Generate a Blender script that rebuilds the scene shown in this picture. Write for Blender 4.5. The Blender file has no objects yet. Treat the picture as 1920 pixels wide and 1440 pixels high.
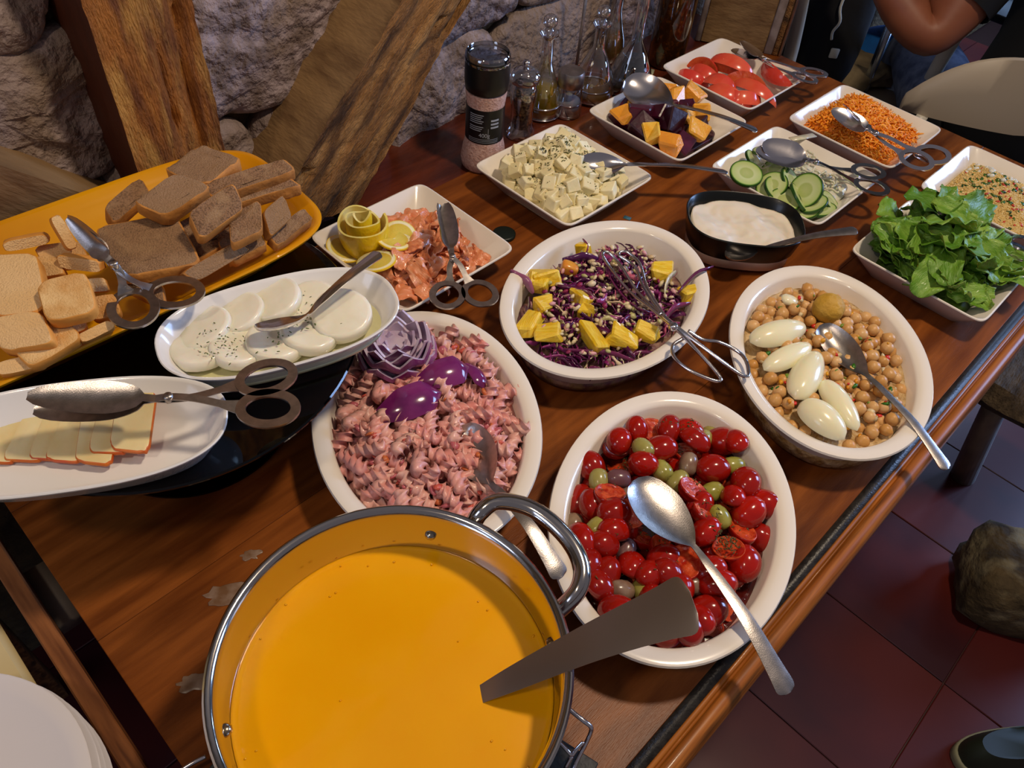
import bpy, math, random
import numpy as np
from mathutils import Vector, Matrix, noise, Euler
sc = bpy.context.scene
random.seed(7); rng = np.random.default_rng(7)
PI = math.pi
# ---------------------------------------------------------------- camera
# world: z = 0 is the table top, +Y runs along the table away from the viewer, x = 0 is its right edge
F, YAW, PITCH, ROLL, HC = 1468.69, math.radians(-40.4224), math.radians(48.3929), math.radians(6.2327), 0.74625
W_, H_ = 1920, 1440
_f = np.array([math.sin(YAW)*math.cos(PITCH), math.cos(YAW)*math.cos(PITCH), -math.sin(PITCH)])
_r0 = np.array([math.cos(YAW), -math.sin(YAW), 0.0]); _u0 = np.cross(_r0, _f)
_r = _r0*math.cos(ROLL) + _u0*math.sin(ROLL); _u = -_r0*math.sin(ROLL) + _u0*math.cos(ROLL)
cd = bpy.data.cameras.new('camera'); cam = bpy.data.objects.new('camera', cd); sc.collection.objects.link(cam)
cam.matrix_world = Matrix(((_r[0], _u[0], -_f[0], 0), (_r[1], _u[1], -_f[1], 0), (_r[2], _u[2], -_f[2], HC), (0, 0, 0, 1)))
cd.sensor_fit = 'HORIZONTAL'; cd.sensor_width = 36; cd.lens = 36*F/W_; cd.clip_start = .02
cd.dof.use_dof = False
sc.camera = cam
def P(px, py, z):
    "measured photo position of a point at height z above the table -> world point"
    d = _f + _r*(px - W_/2)/F - _u*(py - H_/2)/F
    t = (z - HC)/d[2]
    return Vector((d[0]*t, d[1]*t, z))
# ---------------------------------------------------------------- light
FZ_ = -.75
w = bpy.data.worlds.new('world'); sc.world = w; w.use_nodes = True
w.node_tree.nodes['Background'].inputs[0].default_value = (.40, .37, .42, 1)
w.node_tree.nodes['Background'].inputs[1].default_value = .31
def light(name, kind, loc, target, energy, col, size, sy=None):
    l = bpy.data.lights.new(name, kind); l.energy = energy; l.color = col
    if kind == 'AREA':
        l.size = size
        if sy: l.shape = 'RECTANGLE'; l.size_y = sy
        else: l.shape = 'DISK'
    else: l.shadow_soft_size = size
    o = bpy.data.objects.new(name, l); sc.collection.objects.link(o); o.location = loc
    o.rotation_euler = (Vector(target) - Vector(loc)).to_track_quat('-Z', 'Y').to_euler()
    return o
light('pendant_light', 'AREA', (.02, .92, 1.7), (-.45, .55, 0), 19, (1, .80, .58), .16)
light('second_pendant_light', 'AREA', (-.25, -.75, 1.8), (-.5, .4, 0), 6, (1, .80, .60), .16)
light('window_daylight', 'AREA', (1.5, 4.2, 1.2), (-.1, 1.2, -.1), 95, (.36, .55, 1), 1.3, 1.4)
light('added_floor_daylight', 'AREA', (-.5, 4.4, .7), (-.95, 3.6, FZ_), 40, (.40, .62, 1), .8, .8)  # extra area lamp put in to brighten the far floor; not a known window
light('side_window_daylight', 'AREA', (-.6, -2.6, 1.5), (-.5, .5, .0), 12, (.62, .72, 1), 1.0, 1.2)
sc.view_settings.view_transform = 'Standard'; sc.view_settings.look = 'None'
sc.view_settings.gamma = 1; sc.view_settings.use_curve_mapping = False; sc.view_settings.exposure = 0.0
# ---------------------------------------------------------------- materials
def C(h):
    h = h.lstrip('#'); v = [int(h[i:i+2], 16)/255 for i in (0, 2, 4)]
    return tuple(((x+.055)/1.055)**2.4 if x > .04045 else x/12.92 for x in v) + (1,)
def M(name, c, rough=.5, metal=0, c2=None, ns=30, stretch=(1, 1, 1), lo=.35, hi=.65, bump=None, coat=0, sss=0, rnd=None, detail=4, trans=0, ior=1.45, c3=None, ns3=8, spec=.5, bdist=.002, pre=None):
    m = bpy.data.materials.new(name); m.use_nodes = True; nt = m.node_tree; N = nt.nodes; L = nt.links
    b = N['Principled BSDF']; tc = N.new('ShaderNodeTexCoord'); mp = N.new('ShaderNodeMapping'); src = tc.outputs['Object']
    if pre: m0 = N.new('ShaderNodeMapping'); m0.inputs['Rotation'].default_value = pre; L.new(src, m0.inputs[0]); src = m0.outputs[0]
    L.new(src, mp.inputs[0])
    oi = N.new('ShaderNodeObjectInfo')
    off = N.new('ShaderNodeVectorMath'); off.operation = 'SCALE'; off.inputs[0].default_value = (7, 5, 3); L.new(oi.outputs['Random'], off.inputs['Scale'])
    L.new(off.outputs[0], mp.inputs['Location'])
    mp.inputs['Scale'].default_value = stretch
    b.inputs['Base Color'].default_value = C(c); b.inputs['Roughness'].default_value = rough; b.inputs['Metallic'].default_value = metal
    b.inputs['Coat Weight'].default_value = coat; b.inputs['Coat Roughness'].default_value = .08
    b.inputs['Subsurface Weight'].default_value = sss; b.inputs['Subsurface Scale'].default_value = .004
    b.inputs['Transmission Weight'].default_value = trans; b.inputs['IOR'].default_value = ior; b.inputs['Specular IOR Level'].default_value = spec
    col = None
    def mixc(fac, a, bb):
        mx = N.new('ShaderNodeMix'); mx.data_type = 'RGBA'; L.new(fac, mx.inputs[0])
        for s, v in ((6, a), (7, bb)):
            if isinstance(v, (tuple, list)): mx.inputs[s].default_value = v
            else: L.new(v, mx.inputs[s])
        return mx.outputs[2]
    def nz(scale, lo, hi, det=detail):
        n = N.new('ShaderNodeTexNoise'); n.inputs['Scale'].default_value = scale; n.inputs['Detail'].default_value = det; L.new(mp.outputs[0], n.inputs[0])
        mr = N.new('ShaderNodeMapRange'); mr.inputs[1].default_value = lo; mr.inputs[2].default_value = hi; L.new(n.outputs[0], mr.inputs[0]); return mr.outputs[0]
    if c2: col = mixc(nz(ns, lo, hi), C(c), C(c2))
    if c3: col = mixc(nz(ns3, .5, .7), col if col else C(c), C(c3))
    if rnd: col = mixc(oi.outputs['Random'], col if col else C(c), C(rnd))
    if col: L.new(col, b.inputs['Base Color'])
    if bump:
        n = N.new('ShaderNodeTexNoise'); n.inputs['Scale'].default_value = bump[0]; n.inputs['Detail'].default_value = 5; L.new(mp.outputs[0], n.inputs[0])
        bp = N.new('ShaderNodeBump'); bp.inputs['Strength'].default_value = bump[1]; bp.inputs['Distance'].default_value = bdist; L.new(n.outputs[0], bp.inputs['Height']); L.new(bp.outputs[0], b.inputs['Normal'])
    return m
def radial(name, stops, R, rough=.35, seeds=None, axis='XYZ', spokes=None, bump=.3, sss=.1):
    "cut-fruit face: colour by distance from the slice's own centre"
    m = bpy.data.materials.new(name); m.use_nodes = True; nt = m.node_tree; N = nt.nodes; L = nt.links; b = N['Principled BSDF']
    tc = N.new('ShaderNodeTexCoord'); sx = N.new('ShaderNodeSeparateXYZ'); L.new(tc.outputs['Object'], sx.inputs[0])
    cb = N.new('ShaderNodeCombineXYZ'); L.new(sx.outputs[0], cb.inputs[0]); L.new(sx.outputs[1], cb.inputs[1])
    ln = N.new('ShaderNodeVectorMath'); ln.operation = 'LENGTH'; L.new(cb.outputs[0], ln.inputs[0])
    dv = N.new('ShaderNodeMath'); dv.operation = 'DIVIDE'; dv.inputs[1].default_value = R; L.new(ln.outputs['Value'], dv.inputs[0])
    cr = N.new('ShaderNodeValToRGB'); L.new(dv.outputs[0], cr.inputs[0]); e = cr.color_ramp.elements
    e[0].position = stops[0][0]; e[0].color = C(stops[0][1]); e[1].position = stops[1][0]; e[1].color = C(stops[1][1])
    for p_, c_ in stops[2:]: q = e.new(p_); q.color = C(c_)
    out = cr.outputs[0]
    if spokes:
        at = N.new('ShaderNodeMath'); at.operation = 'ARCTAN2'; L.new(sx.outputs[1], at.inputs[0]); L.new(sx.outputs[0], at.inputs[1])
        mu = N.new('ShaderNodeMath'); mu.operation = 'MULTIPLY'; mu.inputs[1].default_value = spokes[0]; L.new(at.outputs[0], mu.inputs[0])
        cs = N.new('ShaderNodeMath'); cs.operation = 'COSINE'; L.new(mu.outputs[0], cs.inputs[0])
        mr = N.new('ShaderNodeMapRange'); mr.inputs[1].default_value = .9; mr.inputs[2].default_value = 1; mr.inputs[4].default_value = .7; L.new(cs.outputs[0], mr.inputs[0])
        lt = N.new('ShaderNodeMath'); lt.operation = 'LESS_THAN'; lt.inputs[1].default_value = spokes[2]; L.new(dv.outputs[0], lt.inputs[0])
        m2 = N.new('ShaderNodeMath'); m2.operation = 'MULTIPLY'; L.new(mr.outputs[0], m2.inputs[0]); L.new(lt.outputs[0], m2.inputs[1])
        mx = N.new('ShaderNodeMix'); mx.data_type = 'RGBA'; L.new(m2.outputs[0], mx.inputs[0]); L.new(out, mx.inputs[6]); mx.inputs[7].default_value = C(spokes[1]); out = mx.outputs[2]
    L.new(out, b.inputs['Base Color']); b.inputs['Roughness'].default_value = rough; b.inputs['Subsurface Weight'].default_value = sss; b.inputs['Subsurface Scale'].default_value = .004
    n = N.new('ShaderNodeTexNoise'); n.inputs['Scale'].default_value = 300; L.new(tc.outputs['Object'], n.inputs[0])
    bp = N.new('ShaderNodeBump'); bp.inputs['Strength'].default_value = bump; bp.inputs['Distance'].default_value = .001; L.new(n.outputs[0], bp.inputs['Height']); L.new(bp.outputs[0], b.inputs['Normal'])
    return m
def glass(name, col, rough=0.0, tint=.0, body=None, gloss=.12):
    "thin clear glass: mostly lets light through, glossy at the rim"
    m = bpy.data.materials.new(name); m.use_nodes = True; nt = m.node_tree; N = nt.nodes; L = nt.links; N.remove(N['Principled BSDF'])
    t = N.new('ShaderNodeBsdfTransparent'); t.inputs[0].default_value = C(col); g = N.new('ShaderNodeBsdfGlossy'); g.inputs['Roughness'].default_value = .03 + rough
    lw = N.new('ShaderNodeLayerWeight'); lw.inputs[0].default_value = .55
    mr = N.new('ShaderNodeMapRange'); mr.inputs[3].default_value = gloss*.5; mr.inputs[4].default_value = min(1, gloss*5); L.new(lw.outputs['Facing'], mr.inputs[0])
    mx = N.new('ShaderNodeMixShader'); L.new(mr.outputs[0], mx.inputs[0]); L.new(t.outputs[0], mx.inputs[1]); L.new(g.outputs[0], mx.inputs[2]); L.new(mx.outputs[0], N['Material Output'].inputs[0])
    return m
m_cer = M('white_ceramic', 'e9e1d6', .16, coat=.4)
m_cer2 = M('white_porcelain', 'e4e2e0', .14, coat=.4)
m_yel = M('yellow_glaze', 'd8960a', .14, coat=.5, c2='c98504', ns=6)
m_blk = M('black_glaze', '0a0d0c', .3, coat=.1)
m_steel = M('polished_steel', 'dad6da', .17, 1, bump=(60, .05))
m_steel_br = M('brushed_ladle_steel', 'bcb0a8', .30, 1, bump=(40, .05))
m_steel_dk = M('worn_steel', 'c0b8b4', .3, 1, c2='a8a29e', ns=120, bump=(900, .08))
m_blackglass = glass('dark_red_glass', '400508', gloss=.16)
m_wood = M('oiled_oak_boards', '623110', .34, c2='8c4e1e', ns=10, stretch=(7, .8, 7), lo=.3, hi=.7, bump=(160, .25), coat=.03, spec=.22, c3='4c2208', ns3=3, bdist=.001)
m_wood_red = M('reddish_back_board', '4c1e10', .28, c2='682e18', ns=9, stretch=(6, .8, 6), bump=(120, .2), coat=.3, c3='3c150a', ns3=4, bdist=.001)
m_rail = M('rounded_rail_wood', '8a4a16', .4, c2='a86424', ns=9, stretch=(20, 1.2, 20), coat=.08, spec=.3, c3='55300f', ns3=5)
m_inlay = M('black_inlay', '1c1a18', .35, c2='2e2b28', ns=120, bump=(400, .3))
m_endb = M('end_board_wood', '8e5830', .45, c2='64381c', ns=12, stretch=(1, 9, 9), c3='3c2214', ns3=6)
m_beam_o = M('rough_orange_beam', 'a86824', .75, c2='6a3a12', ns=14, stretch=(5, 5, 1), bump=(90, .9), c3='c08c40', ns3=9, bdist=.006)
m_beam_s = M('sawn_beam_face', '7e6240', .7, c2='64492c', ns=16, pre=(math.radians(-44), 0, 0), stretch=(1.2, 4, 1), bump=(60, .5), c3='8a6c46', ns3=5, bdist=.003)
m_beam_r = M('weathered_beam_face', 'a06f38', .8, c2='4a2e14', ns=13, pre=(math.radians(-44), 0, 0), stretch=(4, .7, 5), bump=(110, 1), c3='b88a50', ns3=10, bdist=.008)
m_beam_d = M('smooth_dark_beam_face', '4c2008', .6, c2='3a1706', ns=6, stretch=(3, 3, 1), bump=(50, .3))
m_stone = M('grey_stone', 'a89aa4', .8, c2='5a4a4a', ns=34, bump=(55, 1), c3='7a6038', ns3=9, detail=9, rnd='8a786c', bdist=.014, lo=.40, hi=.60)
m_mortar = M('dark_mortar', '3b2c1c', .9, c2='5d4a2c', ns=20, bump=(80, 1), bdist=.01)
m_floor = M('dark_red_floor_tile', '5e2016', .3, c2='38161c', ns=3, bump=(8, .15), coat=.2, rnd='4a1c1e')
m_grout = M('floor_grout', '3a1c1a', .45)
m_room = M('dark_room_wall', '17110f', .9)
def vcm(name, rough, bump=(200, .4), sss=0, coat=0, bd=.001):
    "colour stored per piece of the pile"
    m = bpy.data.materials.new(name); m.use_nodes = True; nt = m.node_tree; N = nt.nodes; L = nt.links; b = N['Principled BSDF']
    a = N.new('ShaderNodeAttribute'); a.attribute_name = 'Col'; L.new(a.outputs[0], b.inputs['Base Color']); b.inputs['Roughness'].default_value = rough
    b.inputs['Subsurface Weight'].default_value = sss; b.inputs['Subsurface Scale'].default_value = .003; b.inputs['Coat Weight'].default_value = coat
    n = N.new('ShaderNodeTexNoise'); n.inputs['Scale'].default_value = bump[0]; tc = N.new('ShaderNodeTexCoord'); L.new(tc.outputs['Object'], n.inputs[0])
    bp = N.new('ShaderNodeBump'); bp.inputs['Strength'].default_value = bump[1]; bp.inputs['Distance'].default_value = bd; L.new(n.outputs[0], bp.inputs['Height']); L.new(bp.outputs[0], b.inputs['Normal'])
    return m
# ---------------------------------------------------------------- mesh helpers
col_ = sc.collection
class MB:
    def __init__(s): s.v = []; s.f = []; s.mi = []; s.c = []; s.n = 0
    def add(s, V, Fs, mi=0, col=None):
        o = s.n; V = [tuple(map(float, p)) for p in V]; s.v += V; s.n += len(V)
        s.f += [tuple(i+o for i in f) for f in Fs]; s.mi += (mi if isinstance(mi, list) else [mi]*len(Fs))
        if col is not None: s.c += [col]*len(V)
        return s
    def mesh(s, name, mats, smooth=True, sharp=None):
        me = bpy.data.meshes.new(name); me.from_pydata(s.v, [], s.f)
        for m in (mats if isinstance(mats, (list, tuple)) else [mats]): me.materials.append(m)
        me.polygons.foreach_set('material_index', s.mi)
        me.polygons.foreach_set('use_smooth', [smooth]*len(s.f))
        if s.c:
            a = me.color_attributes.new('Col', 'FLOAT_COLOR', 'POINT'); a.data.foreach_set('color', np.array([c for c in s.c], dtype=np.float32).ravel())
        me.update()
        if sharp:
            try: me.set_sharp_from_angle(angle=math.radians(sharp))
            except Exception: pass
        return me
def put(name, me, parent=None, loc=(0, 0, 0), rot=(0, 0, 0), scale=1, label=None, cat=None, group=None, kind=None):
    o = bpy.data.objects.new(name, me); col_.objects.link(o); o.location = loc
    if isinstance(rot, Matrix): o.rotation_euler = rot.to_3x3().to_euler()
    else: o.rotation_euler = rot
    o.scale = (scale,)*3 if isinstance(scale, (int, float)) else scale
    if parent: o.parent = parent
    if label: o['label'] = label
    if cat: o['category'] = cat
    if group: o['group'] = group
    if kind: o['kind'] = kind
    return o
def thing(name, label, cat, loc=(0, 0, 0), rz=0, group=None):
    return put(name, None, None, loc, (0, 0, rz), 1, label, cat, group)
def gridf(nu, nv, close_u=False, close_v=False):
    Fs = []
    for i in range(nu if close_u else nu-1):
        for j in range(nv if close_v else nv-1):
            a = i*nv+j; b = ((i+1) % nu)*nv+j; c = ((i+1) % nu)*nv+(j+1) % nv; d = i*nv+(j+1) % nv
            Fs.append((a, b, c, d))
    return Fs
def rings(mb, R, cap0=True, cap1=True, mi=0, col=None):
    n = len(R[0]); V = [p for r in R for p in r]
    Fs = [(i*n+j, i*n+(j+1) % n, (i+1)*n+(j+1) % n, (i+1)*n+j) for i in range(len(R)-1) for j in range(n)]
    if cap0: Fs.append(tuple(range(n))[::-1])
    if cap1: Fs.append(tuple(range((len(R)-1)*n, len(R)*n)))
    return mb.add(V, Fs, mi, col)
def lathe(mb, prof, n=40, c=(0, 0, 0), mi=0, cap0=True, cap1=True):
    return rings(mb, [[(c[0]+r*math.cos(2*PI*k/n), c[1]+r*math.sin(2*PI*k/n), c[2]+z) for k in range(n)] for r, z in prof], cap0, cap1, mi)
def sup(t, a, b, e):
    c, s = math.cos(t), math.sin(t)
    return a*math.copysign(abs(c)**(2/e), c), b*math.copysign(abs(s)**(2/e), s)
def loft(mb, a, b, e, prof, n=64, cap0=True, cap1=True, mi=0):
    "stack of superellipses: prof = (inset, z)"
    return rings(mb, [[(*sup(2*PI*(k+.5)/n, a-i, b-i, e if len(q) < 1 else q[0]), z) for k in range(n)] for i, z, *q in [(p[0], p[1], (p[2] if len(p) > 2 else e)) for p in prof]], cap0, cap1, mi)
def frames(pts):
    pts = [Vector(p) for p in pts]; T = []
    for i in range(len(pts)):
        T.append((pts[min(i+1, len(pts)-1)]-pts[max(i-1, 0)]).normalized())
    n = T[0].orthogonal().normalized(); out = []
    for t in T:
        n = (n - t*n.dot(t)).normalized(); out.append((t, n, t.cross(n)))
    return pts, out
def smooth(pts, k=6, closed=False):
    pts = [Vector(p) for p in pts]; out = []; n = len(pts)
    for i in range(n if closed else n-1):
        if closed: p0, p1, p2, p3 = pts[i-1], pts[i], pts[(i+1) % n], pts[(i+2) % n]
        else: p0, p1, p2, p3 = pts[max(i-1, 0)], pts[i], pts[i+1], pts[min(i+2, n-1)]
        for j in range(k):
            t = j/k
            out.append(.5*((2*p1)+(p2-p0)*t+(2*p0-5*p1+4*p2-p3)*t*t+(3*p1-p0-3*p2+p3)*t**3))
    if not closed: out.append(pts[-1])
    return out
def tube(mb, pts, r, n=10, mi=0, closed=False, flat=1, col=None):
    pts, fr = frames(pts); rr = r if isinstance(r, (list, tuple)) else [r]*len(pts)
    R = [[p + a*math.cos(2*PI*k/n)*q + b*math.sin(2*PI*k/n)*q*flat for k in range(n)] for p, (t, a, b), q in zip(pts, fr, rr)]
    if closed:
        V = [p for r_ in R for p in r_]; return mb.add(V, gridf(len(R), n, True, True), mi, col)
    return rings(mb, R, True, True, mi, col)
def ribbon(mb, st, nv=9, mi=0):
    "st: (centre, width_dir, normal, half_width, cup, thickness) -> closed strip, cup = how far the middle sags along -normal"
    R = []
    for c, wd, nr, hw, cup, th in st:
        c = Vector(c); wd = Vector(wd).normalized(); nr = Vector(nr).normalized()
        top = [c+wd*hw*x-nr*cup*(1-x*x) for x in [(-1+2*j/(nv-1)) for j in range(nv)]]
        bot = [p-nr*th for p in top[::-1]]
        bot[0] = bot[0]-wd*th*.3; bot[-1] = bot[-1]+wd*th*.3
        R.append(top+bot)
    return rings(mb, R, True, True, mi)
def icos(sub=2):
    import bmesh
    bm = bmesh.new(); bmesh.ops.create_icosphere(bm, subdivisions=sub, radius=1); V = [v.co.copy() for v in bm.verts]; Fs = [tuple(v.index for v in f.verts) for f in bm.faces]; bm.free(); return V, Fs
ICO1, ICO2, ICO3 = icos(1), icos(2), icos(3)
def nz(p, s=1.0, o=0): return noise.noise(Vector(p)*s+Vector((o*3.1, o*1.7, o*.9)))
def blob(mb, c, r, ico=ICO2, rough=0, s=1, seed=0, mi=0, col=None, rot=None):
    rx, ry, rz = r if isinstance(r, (tuple, list)) else (r, r, r); V = []
    for p in ico[0]:
        q = p*(1+rough*nz(p, s, seed)); q = Vector((q.x*rx, q.y*ry, q.z*rz))
        if rot: q = rot @ q
        V.append(q+Vector(c))
    return mb.add(V, ico[1], mi, col)
def box(mb, lo, hi, mi=0, bev=0.0, seg=1):
    (x0, y0, z0), (x1, y1, z1) = lo, hi; b = bev
    if b <= 0:
        V = [(x0, y0, z0), (x1, y0, z0), (x1, y1, z0), (x0, y1, z0), (x0, y0, z1), (x1, y0, z1), (x1, y1, z1), (x0, y1, z1)]
        return mb.add(V, [(0, 3, 2, 1), (4, 5, 6, 7), (0, 1, 5, 4), (1, 2, 6, 5), (2, 3, 7, 6), (3, 0, 4, 7)], mi)
    def rg(i, z): return [(x0+i, y0+b, z), (x0+b, y0+i, z), (x1-b, y0+i, z), (x1-i, y0+b, z), (x1-i, y1-b, z), (x1-b, y1-i, z), (x0+b, y1-i, z), (x0+i, y1-b, z)]
    return rings(mb, [rg(b, z0), rg(0, z0+b), rg(0, z1-b), rg(b, z1)], True, True, mi)
def basis(x, up):
    "rotation matrix whose local +X runs along x and local +Z is as near to up as possible"
    x = Vector(x).normalized(); y = Vector(up).cross(x).normalized(); z = x.cross(y)
    return Matrix((x, y, z)).transposed().to_4x4()
UP = Vector((0, 0, 1))
# ================================================================= SETTING
FZ = -.75
mb = MB(); box(mb, (-1.4, -2.2, FZ-.05), (3.2, 5.0, FZ-.004)); fl = put('floor', mb.mesh('floor', m_grout), kind='structure')
mt = MB(); box(mt, (-.1488, -.1488, -.012), (.1488, .1488, 0), bev=.0015); tile_me = mt.mesh('tile', m_floor, sharp=30)
for i in range(-4, 10):
    for j in range(-3, 14):
        put('tile', tile_me, fl, (i*.3+.12, j*.3+.05, FZ+random.uniform(0, .0012)), (0, 0, random.choice((0, PI/2, PI))))
# stone wall on the left, each stone a piece of it
mb = MB(); NY, NZ = 60, 26
V = [(-.985+.012*nz((0, y*.1, z*.1), 60), -1.2+y*(6.2/(NY-1)), FZ+z*(3.2/(NZ-1))) for y in range(NY) for z in range(NZ)]
mb.add(V, [f[::-1] for f in gridf(NY, NZ)]); box(mb, (-1.3, -1.2, FZ), (-1.02, 5.0, 2.45))
wall = put('wall_left', mb.mesh('wall_left', m_mortar, sharp=40), kind='structure')
def stone(y0, y1, z0, z1, sd):
    mb = MB(); cy, cz = (y0+y1)/2, (z0+z1)/2; hy, hz = (y1-y0)/2, (z1-z0)/2; n = 64; R = []
    for d, k in ((0, 1.0), (.020, 1.0), (.029, .975), (.034, .93), (.037, .8), (.040, .6), (.040, .4), (.040, .2)):
        ring = []
        for i in range(n):
            y, z = sup(2*PI*(i+.5)/n, hy, hz, 4.5); q = 1+.14*nz((y, z, 0), 9, sd)
            yy, zz = y*k*q, z*k*q
            dx = d + (.016*nz((yy, zz, 0), 14, sd)+.010*nz((yy, zz, 1), 45, sd)+.004*nz((yy, zz, 1), 120, sd) if d > 0 else 0)
            ring.append((dx, yy, zz))
        R.append(ring)
    rings(mb, R, True, True); return mb.mesh('stone', m_stone)
sd = 0; zrow = -.10
for hrow, y0 in ((.24, .02), (.17, -.04), (.26, .06), (.22, -.02)):
    y = y0-.35
    while y < 1.95:
        wd = random.uniform(.22, .42); sd += 1
        put('stone', stone(y-.004, y+wd+.004, zrow-.004, zrow+hrow+.004, sd), wall, (-.988, (2*y+wd)/2, zrow+hrow/2)); y += wd
    zrow += hrow
mb = MB(); box(mb, (-1.3, 4.6, FZ), (3.2, 4.8, 2.45)); put('wall_back', mb.mesh('wall_back', m_room), kind='structure')
# ---- timber frame
def beam_mesh(name, st, mats, faces, rough, nseg=50, nside=9):
    ax = (Vector(st(1)[0])-Vector(st(0)[0])).normalized()
    "st(s) -> 4 corners of the section at s in 0..1; faces[k] = material index of side k; rough[k] = relief depth"
    mb = MB(); R = []; mi = []
    for i in range(nseg+1):
        cs = [Vector(c) for c in st(i/nseg)]; ring = []
        for k in range(4):
            a, b = cs[k], cs[(k+1) % 4]; nrm = Vector((cs[(k+1) % 4]-cs[(k+2) % 4])).normalized()
            for j in range(nside):
                p = a.lerp(b, j/nside); am = rough[k] if j else max(rough[k], rough[k-1])
                al = p.dot(ax); q = p-ax*al*.86; cr = max(0, 1-abs(nz(q, 22, 9))*9); d = am*(nz(q, 20, k+3)+.7*nz(q, 60, 7)+.35*nz(p-ax*al*.6, 150, 2)-1.1*cr*(nz(p, 7, 3) > -.05))
                ring.append(p+nrm*d-(p-sum(cs, Vector())/4)*abs(nz(p, 30, 5))*am*2)
        R.append(ring)
    m_ = [faces[j//nside] for i in range(nseg) for j in range(4*nside)]
    rings(mb, R, True, True, m_+[0, 0]); return mb.mesh(name, mats, sharp=50)
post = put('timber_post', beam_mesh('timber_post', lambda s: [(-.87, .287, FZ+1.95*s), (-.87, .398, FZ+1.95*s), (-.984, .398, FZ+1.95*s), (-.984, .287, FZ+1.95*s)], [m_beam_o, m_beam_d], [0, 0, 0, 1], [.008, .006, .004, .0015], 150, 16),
           label='upright rough orange-brown timber post against the stone wall, behind the bread platter', cat='timber post')
def rb(s):
    s *= 1.0; u = (.388+.76*s, .002+.72*s); l = (.572+.725*s, .002+.752*s)
    return [(-.85, l[0], l[1]), (-.85, u[0], u[1]), (-.984, u[0], u[1]), (-.984, l[0], l[1])]
put('timber_brace', beam_mesh('timber_brace', rb, [m_beam_s, m_beam_r], [1, 0, 0, 0], [.010, .0014, .003, .003], 140, 16),
    label='thick diagonal timber brace with flat sawn top, leaning right behind the salmon dish', cat='timber brace')
put('timber_brace', beam_mesh('timber_brace', lambda s: [(-.87, .283-.7*s, .112+.68*s-.0), (-.87, .283-.7*s-.03, .0+.68*s-.1), (-.984, .283-.7*s-.03, .68*s-.1), (-.984, .283-.7*s, .112+.68*s)], [m_beam_s], [0, 0, 0, 0], [.001, .002, .002, .002], 60, 7),
    label='flat grey-brown timber brace leaning left from the post, at the left edge above the toasts', cat='timber brace')
# ---- table
m_pale_x = M('pale_batten', '6a625c', .6)
T = thing('buffet_table', 'long oiled wooden buffet table with a black inlay line and rounded rail', 'table', (-.4, .77, FZ))
def tp(name, mesh, **k): o = put(name, mesh, T, **k); o.location = Vector(o.location)-Vector((-.4, .77, FZ)); return o
xs = [-.812, -.652, -.46, -.262, -.036]
for a, b in zip(xs, xs[1:]):
    mb = MB(); box(mb, (a+.0002, -.023, -.028), (b-.0002, 1.60, 0), bev=.0006); tp('plank', mb.mesh('plank', m_wood, sharp=30))
mb = MB(); box(mb, (-.036, -.1, -.028), (-.0235, 1.60, -.0004)); tp('inlay', mb.mesh('inlay', m_inlay))
mb = MB(); box(mb, (-.0235, -.1, -.028), (-.0185, 1.60, .0002), bev=.001); box(mb, (-.0185, -.1, -.028), (-.0155, 1.60, -.003)); tp('fillet', mb.mesh('fillet', m_rail))
mb = MB(); R = []
for y in (-.1, 1.60):
    R.append([(-.0155, y, -.034), (-.0155, y, -.001), (-.013, y, .0012), (-.007, y, .0015), (-.002, y, -.002), (.001, y, -.009), (.002, y, -.017), (.001, y, -.026), (-.004, y, -.034)])
rings(mb, [r[::-1] for r in R]); tp('rail', mb.mesh('rail', m_rail, sharp=50))
mb = MB(); box(mb, (-.812, -.062, -.032), (-.0365, -.045, .001), bev=.0015); tp('end_board', mb.mesh('end_board', m_endb, sharp=30))
for x in (-.80, -.60, -.3): mb = MB(); box(mb, (x, -.045, -.05), (x+.08, -.02, -.0325)); tp('crosspiece', mb.mesh('crosspiece', m_pale_x if x == -.6 else m_endb))
mb = MB(); box(mb, (-.80, .03, -.11), (-.03, .05, -.03)); box(mb, (-.80, 1.55, -.11), (-.03, 1.57, -.03)); box(mb, (-.05, .03, -.11), (-.03, 1.56, -.03)); box(mb, (-.80, .03, -.11), (-.78, 1.56, -.03)); tp('apron', mb.mesh('apron', m_endb))
for x, y in ((-.77, .08), (-.07, .08), (-.77, 1.52), (-.07, 1.52)):
    mb = MB(); lathe(mb, [(.02, FZ), (.024, FZ+.02), (.026, FZ+.3), (.03, -.16), (.03, -.03)], 20, (x, y, 0)); tp('leg', mb.mesh('leg', m_endb))
mb = MB(); box(mb, (-.978, .56, -.03), (-.813, 1.62, -.0015), bev=.001); put('back_shelf_board', mb.mesh('back_shelf_board', m_wood_red, sharp=30), label='dark reddish wooden board between the table and the stone wall, under the bottles', cat='shelf board')
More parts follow.
